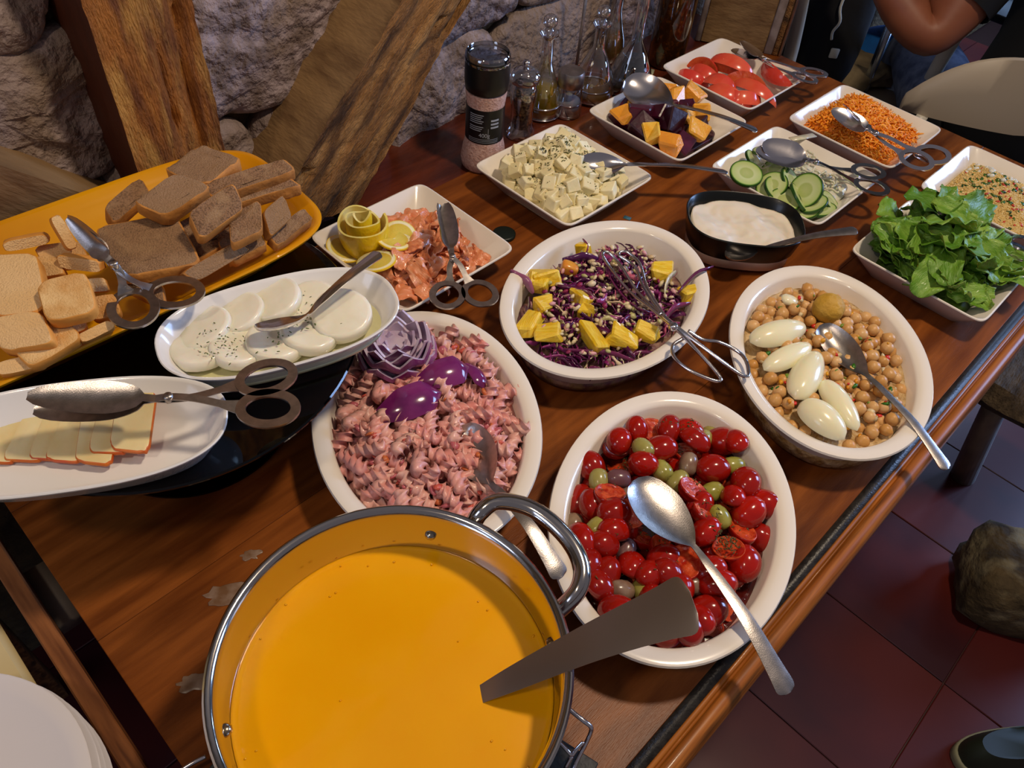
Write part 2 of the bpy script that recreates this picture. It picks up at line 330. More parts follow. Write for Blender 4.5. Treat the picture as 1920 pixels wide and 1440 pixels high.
# ================================================================= DISHES
def square_dish(c, label, s=.105, h=.045, rz=0):
    c = Vector((c[0], c[1], 0)); mb = MB()
    e = 14
    loft(mb, s, s, e, [(.040, 0), (.036, 0), (.033, .002), (.005, h-.006), (.0012, h-.0015), (.0015, h), (.0035, h+.0005), (.0055, h-.001), (.036, .0065), (.044, .005)], 96)
    return put('square_dish', mb.mesh('square_dish', m_cer, sharp=40), None, c, (0, 0, rz), 1, label, 'dish', 'square white dishes')
sqc = dict(salmon=(-.6845, .5565), feta=(-.6686, .8561), beet=(-.6684, 1.1283), tomato=(-.6888, 1.3675), carrot=(-.4253, 1.400), cucumber=(-.4242, 1.1576), lettuce=(-.1571, 1.1422), couscous=(-.1647, 1.3892))
for k, lb in dict(salmon='square white dish holding smoked salmon and lemon', feta='square white dish heaped with herbed white cheese cubes', beet='square white dish of beetroot and orange chunks',
                  tomato='square white dish of tomato wedges at the far end', carrot='square white dish of grated carrot', cucumber='square white dish shared by cucumber slices and white onion',
                  lettuce='square white dish heaped with green lettuce', couscous='square white dish of couscous at the right edge').items(): square_dish(sqc[k], lb)
OA, OB, OH = .171, .1275, .06
def oval_dish(c, deg, label):
    mb = MB()
    loft(mb, OA, OB, 2, [(.040, 0), (.034, .0), (.030, .004), (.018, OH-.014), (.0145, OH-.008), (.003, OH-.006), (0, OH-.003), (.001, OH-.0005), (.004, OH+.0003), (.012, OH-.0008), (.018, OH-.0025), (.0205, OH-.006), (.026, .016), (.034, .0075), (.05, .006)], 96)
    return put('oval_dish', mb.mesh('oval_dish', m_cer, sharp=50), None, (c[0], c[1], 0), (0, 0, math.radians(deg)), 1, label, 'dish', 'white oval baking dishes')
ovc = dict(cabbage=(-.4279, .6759, 9.6+90), chick=(-.1674, .8076, 33.9+90), tom=(-.1588, .4675, 25.7+90), pasta=(-.4247, .3595, 55.7+90))
oval_dish(ovc['cabbage'][:2], ovc['cabbage'][2], 'white oval dish of red cabbage and pineapple salad')
oval_dish(ovc['chick'][:2], ovc['chick'][2], 'white oval dish of chickpea salad topped with egg whites')
oval_dish(ovc['tom'][:2], ovc['tom'][2], 'white oval dish of cherry tomatoes and olives')
oval_dish(ovc['pasta'][:2], ovc['pasta'][2], 'white oval dish of pink fusilli salad beside the soup pot')
# black sauce bowl
mb = MB(); loft(mb, .088, .066, 2.7, [(.034, 0), (.028, 0), (.022, .004), (.006, .03), (.001, .056), (0, .062), (.0015, .0635), (.0035, .062), (.008, .045), (.02, .016), (.034, .008)], 80)
SB = Vector((-.397, .958, .0)); SBR = math.radians(41)
put('sauce_bowl', mb.mesh('sauce_bowl', m_blk, sharp=50), None, SB, (0, 0, SBR), 1, 'black leaf-shaped bowl of creamy white dip', 'bowl')
# glass cake stand
DC = (-.64, .183); DZ = .145
CS = thing('glass_cake_stand', 'round dark red glass cake stand carrying the bread platter and two cheese dishes', 'cake stand', (*DC, 0))
mb = MB(); lathe(mb, [(.198, DZ-.006), (.2015, DZ-.0045), (.202, DZ-.002), (.2005, DZ-.0003), (.19, DZ)], 96); m_disc = M('glossy_black_glass', '090304', .04, spec=.7, coat=.5)
def disc_mat():
    m = bpy.data.materials.new('tinted_glass_plate'); m.use_nodes = True; nt = m.node_tree; N = nt.nodes; L = nt.links; N.remove(N['Principled BSDF'])
    t = N.new('ShaderNodeBsdfTransparent'); t.inputs[0].default_value = (.22, .008, .010, 1); g = N.new('ShaderNodeBsdfGlossy'); g.inputs['Roughness'].default_value = .04; g.inputs[0].default_value = (.9, .9, .9, 1)
    fr = N.new('ShaderNodeFresnel'); fr.inputs[0].default_value = 1.5
    mx = N.new('ShaderNodeMixShader'); L.new(fr.outputs[0], mx.inputs[0]); L.new(t.outputs[0], mx.inputs[1]); L.new(g.outputs[0], mx.inputs[2]); L.new(mx.outputs[0], N['Material Output'].inputs[0]); return m
m_plate = disc_mat()
put('plate', mb.mesh('plate', m_plate, sharp=40), CS)
mb = MB(); lathe(mb, [(.112, 0), (.112, .003), (.095, .008), (.045, .02), (.024, .04), (.02, .08), (.03, .12), (.06, DZ-.0065)], 64); put('foot', mb.mesh('foot', m_plate, sharp=60), CS)
# yellow platter on the stand
YC = Vector((-.738, .148, DZ)); YP_Z = .188
mb = MB(); a, b = .118, .258
loft(mb, a, b, 5, [(.05, 0), (.044, 0), (.036, .003), (.012, .030), (.004, .036), (.0005, .0395), (0, .042), (.0015, .0435), (.006, .043), (.009, .0405), (.013, .038), (.018, .033), (.040, .0085), (.055, .006)], 96)
put('bread_platter', mb.mesh('bread_platter', m_yel, sharp=50), None, YC, (0, 0, math.radians(-2)), 1, 'long yellow glazed platter of sliced rye bread and toasts', 'platter')
def boat(c, deg, a, b, label, e=2.5):
    mb = MB(); loft(mb, a, b, e, [(.03, 0), (.026, 0), (.022, .003), (.004, .033), (.0005, .0375), (0, .0395), (.001, .0405), (.0028, .0402), (.0045, .038), (.022, .0085), (.032, .0055)], 80)
    return put('boat_dish', mb.mesh('boat_dish', m_cer2, sharp=50), None, (c[0], c[1], DZ), (0, 0, math.radians(deg)), 1, label, 'dish', 'long white rounded dishes on the glass stand')
GC = (-.538, .266, 71); SC_ = (-.537, .050, 58)
boat(GC[:2], GC[2], .120, .066, 'long white dish of round goat cheese slices in oil')
boat(SC_[:2], SC_[2], .132, .062, 'long white dish of orange-rinded cheese slices at the left edge')
# ================================================================= PILES
def drop(pl, x, y, r, base, k=.92):
    z = base(x, y)+r*.9
    if len(pl):
        A = np.array(pl); d2 = (A[:, 0]-x)**2+(A[:, 1]-y)**2; s = ((A[:, 3]+r)*k)**2; m = d2 < s
        if m.any(): z = max(z, (A[m, 2]+np.sqrt(s[m]-d2[m])).max())
    return z
def pack(c, ang, A, B, e, radii, base, top, tries=24, edge=.0, maxn=999, pl=None):
    "drop balls of the given radii one after another on the lowest free spot until the mound surface top() is reached"
    pl = [] if pl is None else pl; out = []; ca, sa = math.cos(ang), math.sin(ang); fails = 0
    while len(out) < maxn and fails < 12:
        r = radii() if callable(radii) else radii; best = None
        for _ in range(tries):
            while True:
                u, v = random.uniform(-1, 1), random.uniform(-1, 1)
                if abs(u)**e+abs(v)**e < 1: break
            u *= A-r*edge; v *= B-r*edge; x = c[0]+u*ca-v*sa; y = c[1]+u*sa+v*ca; z = drop(pl, x, y, r, base)
            ex = z-top(u/A, v/B)
            if best is None or ex < best[0]: best = (ex, x, y, z, r, u, v)
        if best[0] > 0: fails += 1; continue
        pl.append(best[1:5]); out.append(best[1:])
    return out
def bed(name, c, ang, A, B, e, hf, mat, label, cat, amp=.002, s=60, nr=26, na=72, parent=None):
    mb = MB(); R = []
    for i in range(nr, 0, -1):
        f = i/nr; ring = []
        for k in range(na):
            x, y = sup(2*PI*(k+.5)/na, A*f, B*f, e); ring.append((x, y, hf(x/A, y/B)+amp*(nz((x, y, 0), s, 1)+.5*nz((x, y, 0), s*3, 2))))
        R.append(ring)
    base = [(p[0], p[1], .009) for p in R[0]]
    rings(mb, [base]+R, True, True)
    return put(name, mb.mesh(name, mat), parent, (c[0], c[1], c[2] if len(c) > 2 else 0), (0, 0, ang), 1, label, cat, kind='stuff')
def rrot(tilt=.5): return Euler((random.uniform(-tilt, tilt), random.uniform(-tilt, tilt), random.uniform(0, 2*PI))).to_matrix().to_4x4()
def rmat(): return Euler((random.uniform(0, 6.28), random.uniform(0, 6.28), random.uniform(0, 6.28)))
# ---------------- tomatoes and olives
m_tsk = M('cherry_tomato_skin', 'b0180c', .15, c2='8e0f06', ns=40, coat=.3, sss=.1, rnd='8e140a')
m_tcut = M('cherry_tomato_cut_face', 'a8200c', .12, c2='d4562c', ns=130, bump=(260, .8), coat=.6, sss=.1, bdist=.002)
m_og = M('green_olive_skin', '86822a', .25, c2='a09c4c', ns=90, coat=.25, rnd='a0985a')
m_ob = M('brown_olive_skin', '7c5c4c', .25, c2='94806a', ns=80, coat=.25, rnd='6a4650')
m_pit = M('olive_pit_hole', '2a1c12', .5)
m_juice = M('tomato_juice', '5a0d04', .08, c2='2c0603', ns=40, coat=.6, bump=(120, .5))
m_herb = M('dried_herbs', '77754a', .8, rnd='4c4a20')
def half_tom(L, sd):
    mb = MB(); n = 22; R = []
    for i in range(9):
        t = PI/2*i/8; R.append([(L*math.cos(2*PI*k/n)*math.cos(t), .78*L*math.sin(2*PI*k/n)*math.cos(t)*(1+.04*nz((math.cos(k), i, 0), 2, sd)), .74*L*math.sin(t)+.15*L) for k in range(n)])
    R.insert(0, [(p[0]*1.0, p[1]*1.0, -.0) for p in R[0]]); R = R[:-1]
    cut = [[(q[0]*f, q[1]*f, z+(.0009*nz((q[0]*f, q[1]*f, 0), 400, sd) if f < .9 else 0)) for q in R[0]] for f, z in ((.93, .0002), (.84, .0012), (.66, .0022), (.42, .0008), (.2, .002))]
    rr = cut[::-1]+R; mi = [1]*(n*5)+[0]*(n*(len(rr)-6))
    rings(mb, rr, True, True, mi+[1, 0]); return mb.mesh('cherry_tomato', [m_tsk, m_tcut])
def whole_tom(L, sd):
    mb = MB(); blob(mb, (0, 0, 0), (L, .84*L, .82*L), ICO3, .05, 1.2, sd); return mb.mesh('cherry_tomato', [m_tsk])
def olive_me(L, mat, pit):
    mb = MB(); n = 16; R = []; prof = [(.16, -.93), (.3, -.97), (.55, -.84), (.72, -.55), (.79, -.1), (.74, .4), (.55, .78), (.3, .95), (.08, 1.0)]
    for r, x in ([(.05, -.7), (.15, -.8)] if pit else [(.04, -.98)])+prof: R.append([(x*L, r*L*math.cos(2*PI*k/n), r*L*math.sin(2*PI*k/n)) for k in range(n)])
    rings(mb, R, True, True, ([1]*n if pit else [0]*n)+[0]*(n*(len(R)-2))+[0, 0]); return mb.mesh('olive', [mat, m_pit])
HT = [half_tom(.0190, i) for i in range(4)]; WT = [whole_tom(.0188, i) for i in range(3)]
OLG = [olive_me(.0140, m_og, 0), olive_me(.0140, m_og, 1)]; OLB = [olive_me(.0136, m_ob, 0), olive_me(.0136, m_ob, 1)]
tc, ta = ovc['tom'][:2], math.radians(ovc['tom'][2])
bed('tomato_juice', (*tc, 0), ta, OA-.024, OB-.024, 2, lambda u, v: .026, m_juice, 'dark red oily juice pooled beneath the cherry tomatoes', 'juice', .001)
LT = 'red cherry tomato dressed with oil and herbs, mixed with olives in the oval dish'; LG = 'green olive among the cherry tomatoes in the oval dish'; LBr = 'brown-purple olive among the cherry tomatoes in the oval dish'
pl = []
def put_tom(x, y, z, kind, rot=None, s=1):
    if kind == 'h': put('cherry_tomato', random.choice(HT), None, (x, y, z-.004), rot or rrot(.6), s, 'halved red cherry tomato lying skin side up among the olives in the oval dish', 'tomato', 'skin-up cherry tomato halves')
    elif kind == 'c': put('cherry_tomato', random.choice(HT), None, (x, y, z+.004), Euler((PI+random.uniform(-.6, .6), random.uniform(-.5, .5), random.uniform(0, 6))), s, 'halved cherry tomato showing its seedy cut face in the oval dish', 'tomato', 'cut-side-up cherry tomato halves')
    elif kind == 'w': put('cherry_tomato', random.choice(WT), None, (x, y, z), rrot(.5), s, 'whole round red cherry tomato among the halved ones in the oval dish', 'tomato', 'whole cherry tomatoes')
    elif kind == 'g': put('olive', random.choice(OLG), None, (x, y, z+.003), rrot(.5), 1, LG, 'olive', 'green olives in the oval dish')
    else: put('olive', random.choice(OLB), None, (x, y, z+.003), rrot(.5), 1, LBr, 'olive', 'brown olives in the oval dish')
def tomtop(u, v): return .044-.004*(u*u+v*v)
for x, y, z, r, u, v in pack(tc, ta, OA-.034, OB-.034, 2, .0135, lambda x, y: .016, tomtop, 16, .0): put_tom(x, y, z, random.choice('hhccw')); pl.append((x, y, z, r))
pins = [(q, 'g') for q in ((1203, 848), (1241, 878), (1344, 793), (1378, 868), (1124, 897), (1274, 895), (1350, 968), (1338, 916), (1120, 988), (1210, 1105), (1318, 820))]+\
 [(q, 'b') for q in ((1160, 895), (1180, 925), (1292, 867), (1080, 965), (1178, 1020), (1166, 1105), (1300, 1093), (1300, 1000))]+\
 [(q, 'w') for q in ((1160, 828), (1205, 873), (1398, 905), (1130, 1022), (1400, 1050), (1338, 877), (1356, 820), (1092, 920), (1437, 937), (1406, 958), (1110, 866), (1150, 965), (1255, 1175))]+\
 [(q, 'h') for q in ((1195, 800), (1255, 802), (1292, 808), (1380, 832), (1300, 830), (1238, 845), (1112, 940), (1137, 1070), (1185, 1060), (1215, 1080), (1325, 1000), (1330, 1075), (1375, 935), (1440, 985), (1250, 1080), (1268, 1110), (1345, 1100), (1160, 1148), (1120, 1100), (1090, 1015), (1270, 1150), (1330, 1140), (1250, 1040), (1150, 1000), (1315, 945), (1310, 1165), (1290, 1180), (1225, 1130), (1100, 1060))]+\
 [(q, 'c') for q in ((1395, 990), (1365, 1028), (1300, 925), (1142, 930), (1325, 970), (1180, 970), (1280, 1060))]
for (px, py), k in pins:
    q = P(px, py, .052); dx, dy = q.x-tc[0], q.y-tc[1]; r = .0105 if k in 'gb' else .0135; z = drop(pl, q.x, q.y, r, lambda x, y: .018, .80); z = min(z, .056)
    pl.append((q.x, q.y, z, r)); put_tom(q.x, q.y, z, k, s=random.uniform(.92, 1.1))
def flecks(name, c, ang, A, B, e, zf, n, mat, label, size=(.0022, .0006), parent=None, cat='herbs', clumps=None):
    mb = MB()
    for i in range(n):
        if clumps: cx, cy, cr = random.choice(clumps); u = random.gauss(cx, cr); v = random.gauss(cy, cr)
        else: u, v = random.uniform(-1, 1), random.uniform(-1, 1)
        if abs(u)**e+abs(v)**e > .95: continue
        z = zf(u, v); blob(mb, (u*A, v*B, z), (size[0]*random.uniform(.5, 1.2), size[1], size[1]*.6), ICO1, rot=Euler((random.uniform(-.5, .5), random.uniform(-.6, .6), random.uniform(0, 6))).to_matrix())
    return put(name, mb.mesh(name, mat), parent, (c[0], c[1], 0), (0, 0, ang), 1, label if not parent else None, cat if not parent else None, kind='stuff')
def surf_z(pl, c, ang):
    A = np.array(pl); ca, sa = math.cos(ang), math.sin(ang)
    def f(x, y):
        X = c[0]+x*ca-y*sa; Y = c[1]+x*sa+y*ca; d2 = (A[:, 0]-X)**2+(A[:, 1]-Y)**2; m = d2 < A[:, 3]**2
        return float((A[m, 2]+np.sqrt(A[m, 3]**2-d2[m])).max()) if m.any() else .03
    return f
sz = surf_z(pl, tc, ta)
flecks('dried_herbs', tc, ta, OA-.03, OB-.03, 2, lambda u, v: sz(u*(OA-.03), v*(OB-.03))-.0005, 700, m_herb, 'dried herb flakes sprinkled over the cherry tomatoes and olives', (.0024, .0007), clumps=[(.75, .15, .1), (-.1, -.6, .1), (.2, -.1, .2), (-.3, .2, .25), (0, 0, .45), (.3, .5, .12)])
# ---------------- chickpeas
m_cp = M('chickpea', 'd2a468', .38, c2='dcb47e', ns=60, sss=.1, bump=(200, .25), rnd='c48e48')
m_salad = M('chickpea_dressing', 'b4925c', .35, c2='d0b890', ns=60, c3='8a6430', ns3=90, bump=(120, 1), bdist=.004)
m_egg = M('egg_white', 'ece6c2', .22, sss=.25, coat=.25)
m_yolk = M('egg_yolk', 'b58a28', .6, c2='c79c3a', ns=60, bump=(120, .8), bdist=.003)
def pea(sd):
    mb = MB(); V = []
    for p in ICO2[0]:
        g = 1+.05*nz(p, 2, sd)+(.22*max(0, p.x-.8)/.2 if p.x > .8 else 0)-.10*math.exp(-((p.y)/.12)**2)*(p.x > -.2)
        V.append(p*g*.0082)
    mb.add(V, ICO2[1]); return mb.mesh('chickpea', m_cp)
PEA = [pea(i) for i in range(4)]
cc, ca_ = ovc['chick'][:2], math.radians(ovc['chick'][2])
bed('chickpea_dressing', (*cc, 0), ca_, OA-.024, OB-.024, 2, lambda u, v: .037+.006*(1-u*u-v*v), m_salad, 'creamy onion and egg dressing filling the gaps between the chickpeas', 'dressing', .003, 90)
plc = []
eggs = [((1406, 642), (1510, 612), .0195, 'egg white wedge nearest the cabbage dish, lying across the chickpeas'), ((1432, 694), (1520, 647), .0155, 'egg white wedge second from the cabbage dish, thin tip towards the spoon'),
        ((1490, 749), (1532, 662), .020, 'egg white wedge third from the cabbage dish, standing upright in the row'), ((1541, 714), (1607, 808), .0165, 'slim egg white wedge beside the spoon handle'), ((1500, 755), (1583, 824), .0215, 'egg white wedge nearest the front rim of the chickpea dish')]
for a, b, wd, lb in eggs:
    p, q = P(*a, .056), P(*b, .056)
    for t in (.2, .5, .8): m_ = p.lerp(q, t); plc.append((m_.x, m_.y, .050, .011))
pks = pack(cc, ca_, OA-.030, OB-.030, 2, lambda: random.choice((.0078, .0083, .0088)), lambda x, y: .030, lambda u, v: .058-.008*(u*u+v*v), 30, .2, 262, plc)
for x, y, z, r, u, v in pks:
    put('chickpea', random.choice(PEA), None, (x, y, z), rmat(), r/.0082, 'beige chickpea in the egg-topped salad in the oval dish', 'chickpea', 'chickpeas in the oval dish')
for a, b, wd, lb in eggs:
    p, q = P(*a, .056), P(*b, .056); L = (q-p).length; mb = MB(); R = []; n = 20
    for i in range(17):
        t = i/16; x = (t-.5)*L; wr = wd*(max(0, 1-(2*t-1)**2)**.5)*(1.08-.22*t) if 0 < i < 16 else wd*.03
        R.append([(x, wr*math.cos(PI*k/(n//2-1)), max(wr*.95*math.sin(PI*k/(n//2-1)), 0)) for k in range(n//2)]+[(x, wr*(.85-1.7*k/(n//2-1)), -wr*.10-.1*wr*math.sin(PI*k/(n//2-1))) for k in range(n//2)][::-1 if False else 1])
    rings(mb, R); put('egg_white_wedge', mb.mesh('egg_white_wedge', m_egg, sharp=60), None, (p+q)/2+Vector((0, 0, .000)), basis(q-p, UP), 1, lb, 'egg', 'egg white wedges on the chickpeas')
q = P(1481, 563, .055); mb = MB(); blob(mb, (0, 0, 0), (.014, .010, .006), ICO2, .3, 1.5, 3); put('egg_white_piece', mb.mesh('egg_white_piece', m_egg), None, q, (0, .3, 1), 1, 'small torn piece of egg white near the far rim of the chickpea dish', 'egg')
q = P(1553, 578, .066); mb = MB(); blob(mb, (0, 0, 0), .0205, ICO3, .05, 1.5, 3); put('egg_yolk', mb.mesh('egg_yolk', m_yolk), None, q, (0, 0, 0), 1, 'whole round hard-boiled egg yolk on the chickpeas', 'egg')
# mixed chopped bits: corn, pepper, herbs
def bits(name, c, ang, A, B, n, zf, cols, label, size, mat, cat='garnish', flat=.5, clumps=None):
    mb = MB()
    for i in range(n):
        while True:
            u, v = random.uniform(-1, 1), random.uniform(-1, 1)
            if u*u+v*v < .9: break
        s = size*random.uniform(.6, 1.3); hx = random.choice(cols)
        blob(mb, (u*A, v*B, zf(u*A, v*B)), (s, s*random.uniform(.4, .8), s*flat), ICO1, .3, 2, i, col=C(hx), rot=rrot(.7).to_3x3())
    return put(name, mb.mesh(name, mat), None, (c[0], c[1], 0), (0, 0, ang), 1, label, cat, kind='stuff')
m_vc = vcm('chopped_vegetable_bits', .35, sss=.1)
szc = surf_z(plc, cc, ca_)
bits('chopped_vegetables', cc, ca_, OA-.034, OB-.034, 170, lambda x, y: szc(x, y)-.001, ['2f6a12', 'c8281a', 'c8281a', 'd88c14', 'd89a1c', 'c9b890', 'd8c8a0', 'c9b890', '6f8a2a', 'b5a078'], 'chopped green and red pepper, corn and onion bits in the chickpea salad', .0048, m_vc)
# ---------------- pink fusilli
m_pas = M('pink_dressed_fusilli', 'e09c96', .38, c2='d4827e', ns=60, coat=.15, sss=.12, bump=(150, .4), rnd='dcaca0')
m_pasbed = M('pink_pasta_dressing', 'c07672', .35, c2='d49a90', ns=50, c3='9a4a4a', ns3=40, bump=(60, 1), bdist=.005)
def fus(sd, L=.030, R0=.0098):
    mb = MB(); ns, nc = 44, 9; R = []; bend = random.uniform(-.004, .004)
    for i in range(ns+1):
        t = i/ns; x = (t-.5)*L; tw = t*L/.0105*2*PI/3; ring = []; end = min(1, 5*min(t, 1-t)+.72)
        for k in range(nc):
            lobe = [1.0, .62, .36][k % 3] if k % 3 != 0 else 1.0
            lobe = (1.0, .55, .55)[k % 3]
            a = tw+2*PI*(k//3)/3+(0, .55, 2*PI/3-.55)[k % 3]*.999
            ring.append((x, R0*end*lobe*math.cos(a)+bend*math.sin(PI*t), R0*end*lobe*math.sin(a)))
        R.append(ring)
    rings(mb, R); return mb.mesh('fusilli', m_pas)
FUS = [fus(i, random.uniform(.036, .050)) for i in range(5)]
pc, pa = ovc['pasta'][:2], math.radians(ovc['pasta'][2])
bed('pasta_dressing', (*pc, 0), pa, OA-.024, OB-.024, 2, lambda u, v: .034+.012*(1-u*u-v*v), m_pasbed, 'thick pink mayonnaise dressing coating the fusilli', 'dressing', .004, 60)
plp = []
for x, y, z, r, u, v in pack(pc, pa, OA-.031, OB-.031, 2, .0092, lambda x, y: .030, lambda u, v: .074-.018*(u*u+v*v), 24, .2, 285, plp):
    put('fusilli', random.choice(FUS), None, (x, y, z), rrot(.55), 1, 'pink dressed fusilli spiral in the oval dish beside the soup pot', 'pasta', 'fusilli in the pink pasta salad')
szp = surf_z(plp, pc, pa)
bits('carrot_shreds_in_pasta', pc, pa, OA-.036, OB-.036, 240, lambda x, y: szp(x, y)-.002, ['c8584a', 'c46a3c', 'b8606a', 'a86f68', 'c98f86', 'b07a72', 'b8606a'], 'small carrot and onion shreds caught in the pink pasta salad', .0062, m_vc, flat=.35)
# red onion flower
m_on = M('red_onion_flesh', 'd8c8d8', .3, c2='b49cb8', ns=25, sss=.2, coat=.3, stretch=(1, 1, .4))
m_os = M('red_onion_skin_side', '6a1c50', .25, c2='a06090', ns=40, coat=.5, stretch=(1, 1, .3))
OF = P(744, 668, .062); OFt = thing('red_onion_flower', 'red onion carved into a zigzag flower on the pink pasta salad', 'onion', OF); OFt.scale = (1.3, 1.3, 1.15)
for k, (R0, hh, nt, zo, op) in enumerate([(.037, .026, 8, -.008, .0), (.0335, .032, 8, -.002, .4), (.0285, .036, 7, 0, .1), (.0225, .034, 6, .002, .5), (.0165, .030, 5, .003, .2), (.010, .024, 5, .004, 0)]):
    mb = MB(); n = nt*8; rr = []
    def zz(a): u = (a*nt/(2*PI)+op) % 1; return 1-abs(2*u-1)
    for side, off in ((0, 0), (1, -.0022)):
        lst = []
        for f in (0, .3, .55, .8, 1.0):
            ring = []
            for i in range(n):
                a = 2*PI*i/n; ht = hh*(.62+.38*zz(a)); z = ht*f; prof = math.sin(min(1, .35+.75*f)*PI/2)*(1-.10*max(0, f-.8)*5*(1 if k < 2 else -.4)); rad = (R0*prof+off)*(1.05 if f == 1 and k < 2 else 1)
                ring.append((rad*math.cos(a), rad*math.sin(a), z))
            lst.append(ring)
        rr.append(lst)
    seq = rr[0]+rr[1][::-1]; mi = [0]*(n*4)+[1]*(n*5)
    rings(mb, seq, False, False, [0]*(n*4)+[1]*n+[1]*(n*4)); put('onion_layer', mb.mesh('onion_layer', [m_os, m_on], sharp=50), OFt, (0, 0, zo), (0, 0, k*.5))
mb = MB(); blob(mb, (0, 0, .006), (.03, .03, .018), ICO2, .05, 2, 1); put('onion_core', mb.mesh('onion_core', m_on), OFt)
def petal(c, dirv, up, L, Wd, label, curl=.5):
    mb = MB(); st = []; n = 12
    for i in range(n+1):
        t = i/n; th = (t-.5)*curl*2; wv = Wd*(.45+.55*min(1, t*2.6))*(1 if t < .78 else max(.08, 1-(t-.78)/.22)); x = L*math.sin(th)/(2*math.sin(curl)); z = L*(math.cos(th)-1)/(2*math.sin(curl))
        st.append(((x, 0, z), (0, 1, 0), (math.sin(th), 0, math.cos(th)), wv, -wv*.28, .0022))
    ribbon(mb, st, 9); return put('red_onion_petal', mb.mesh('red_onion_petal', m_osl, sharp=60), None, c, basis(dirv, up), 1, label, 'onion', 'red onion petals on the pasta')
m_osl = M('shiny_purple_onion_skin', '5c1450', .15, c2='7a2a66', ns=30, coat=.6)
petal((P(725, 770, .080)+P(815, 735, .080))/2, P(812, 735, .07)-P(712, 775, .066), UP+Vector((.2, -.5, 0)), .075, .020, 'shiny purple onion petal lying below the onion flower')
petal((P(800, 712, .080)+P(870, 685, .080))/2, P(872, 690, .07)-P(790, 715, .07), UP+Vector((.3, -.3, 0)), .062, .018, 'shiny purple onion petal to the right of the onion flower')
petal(P(893, 700, .070), P(905, 735, .066)-P(870, 685, .072), UP+Vector((.5, .2, 0)), .04, .009, 'thin pinkish onion petal at the far side of the pasta')
# ---------------- cabbage salad
def cube_me(name, mat, a, b_, c_, jit, bev):
    mb = MB(); box(mb, (-a, -b_, -c_), (a, b_, c_), bev=bev); js = [Vector((random.uniform(-jit, jit), random.uniform(-jit, jit), random.uniform(-jit, jit))) for _ in range(8)]
    mb.v = [tuple(Vector(p)+js[(p[0] > 0)+2*(p[1] > 0)+4*(p[2] > 0)]) for p in mb.v]; return mb.mesh(name, mat, smooth=False)
m_cab = vcm('shredded_cabbage', .22, sss=.05, coat=.5)
kc, ka = ovc['cabbage'][:2], math.radians(ovc['cabbage'][2])
m_cabbed = M('cabbage_salad_base', '54203c', .4, c2='9a7868', ns=60, bump=(70, 1), bdist=.005, c3='8a7448', ns3=50)
bed('cabbage_salad_base', (*kc, 0), ka, OA-.025, OB-.025, 2, lambda u, v: .022+.010*(1-u*u-v*v), m_cabbed, 'fine chopped cabbage and juice at the bottom of the cabbage salad', 'salad', .004, 60)
def shred(mb, c, L, wd, curl, rot, col, th=.0011):
    st = []; n = 7
    for i in range(n+1):
        t = i/n-.5; a = t*curl; x = L*math.sin(a)/curl; z = -L*(1-math.cos(a))/curl*1.0
        st.append((c+rot @ Vector((x, z, .002*math.sin(t*9+curl))), rot @ Vector((0, .35, .94)), rot @ Vector((0, .94, -.35)), wd*(1-.7*abs(2*t)**3)+.0002, 0, th))
    R = []
    for q, wdv, nr, hw, cup, th in st: R.append([q+wdv*hw, q-wdv*hw, q-wdv*hw-nr*th, q+wdv*hw-nr*th])
    rings(mb, R, True, True, 0, col)
mb = MB()
pur = ['5c1450', '701c58', '822468', '481040', '903478', '641450']; pal = ['dcc4a0', 'd0a0a4', 'b8b07c', 'e6d8b8', 'c0607e']
mb2 = MB()
for i in range(520):
    f = random.random()**.5; a = random.uniform(0, 2*PI); u, v = f*math.cos(a)*(OA-.040), f*math.sin(a)*(OB-.040); z = .029+.026*(1-f*f)*random.random()+.008*random.random()
    c = Vector((u, v, z)); rot = Euler((random.uniform(-.6, .6), random.uniform(-.35, .35), random.uniform(0, 6.3))).to_matrix()
    if random.random() < .66: shred(mb, c, random.uniform(.02, .05), random.uniform(.0018, .0048), random.choice((-1, 1))*random.uniform(.5, 2.2), rot, C(random.choice(pur)))
    else: shred(mb, c, random.uniform(.012, .034), random.uniform(.0014, .0040), random.choice((-1, 1))*random.uniform(.3, 1.6), rot, C(random.choice(pal)))
put('shredded_cabbage', mb.mesh('shredded_cabbage', m_cab), None, (*kc, 0), (0, 0, ka), 1, 'heap of shredded purple and white cabbage in the oval dish', 'cabbage', kind='stuff')
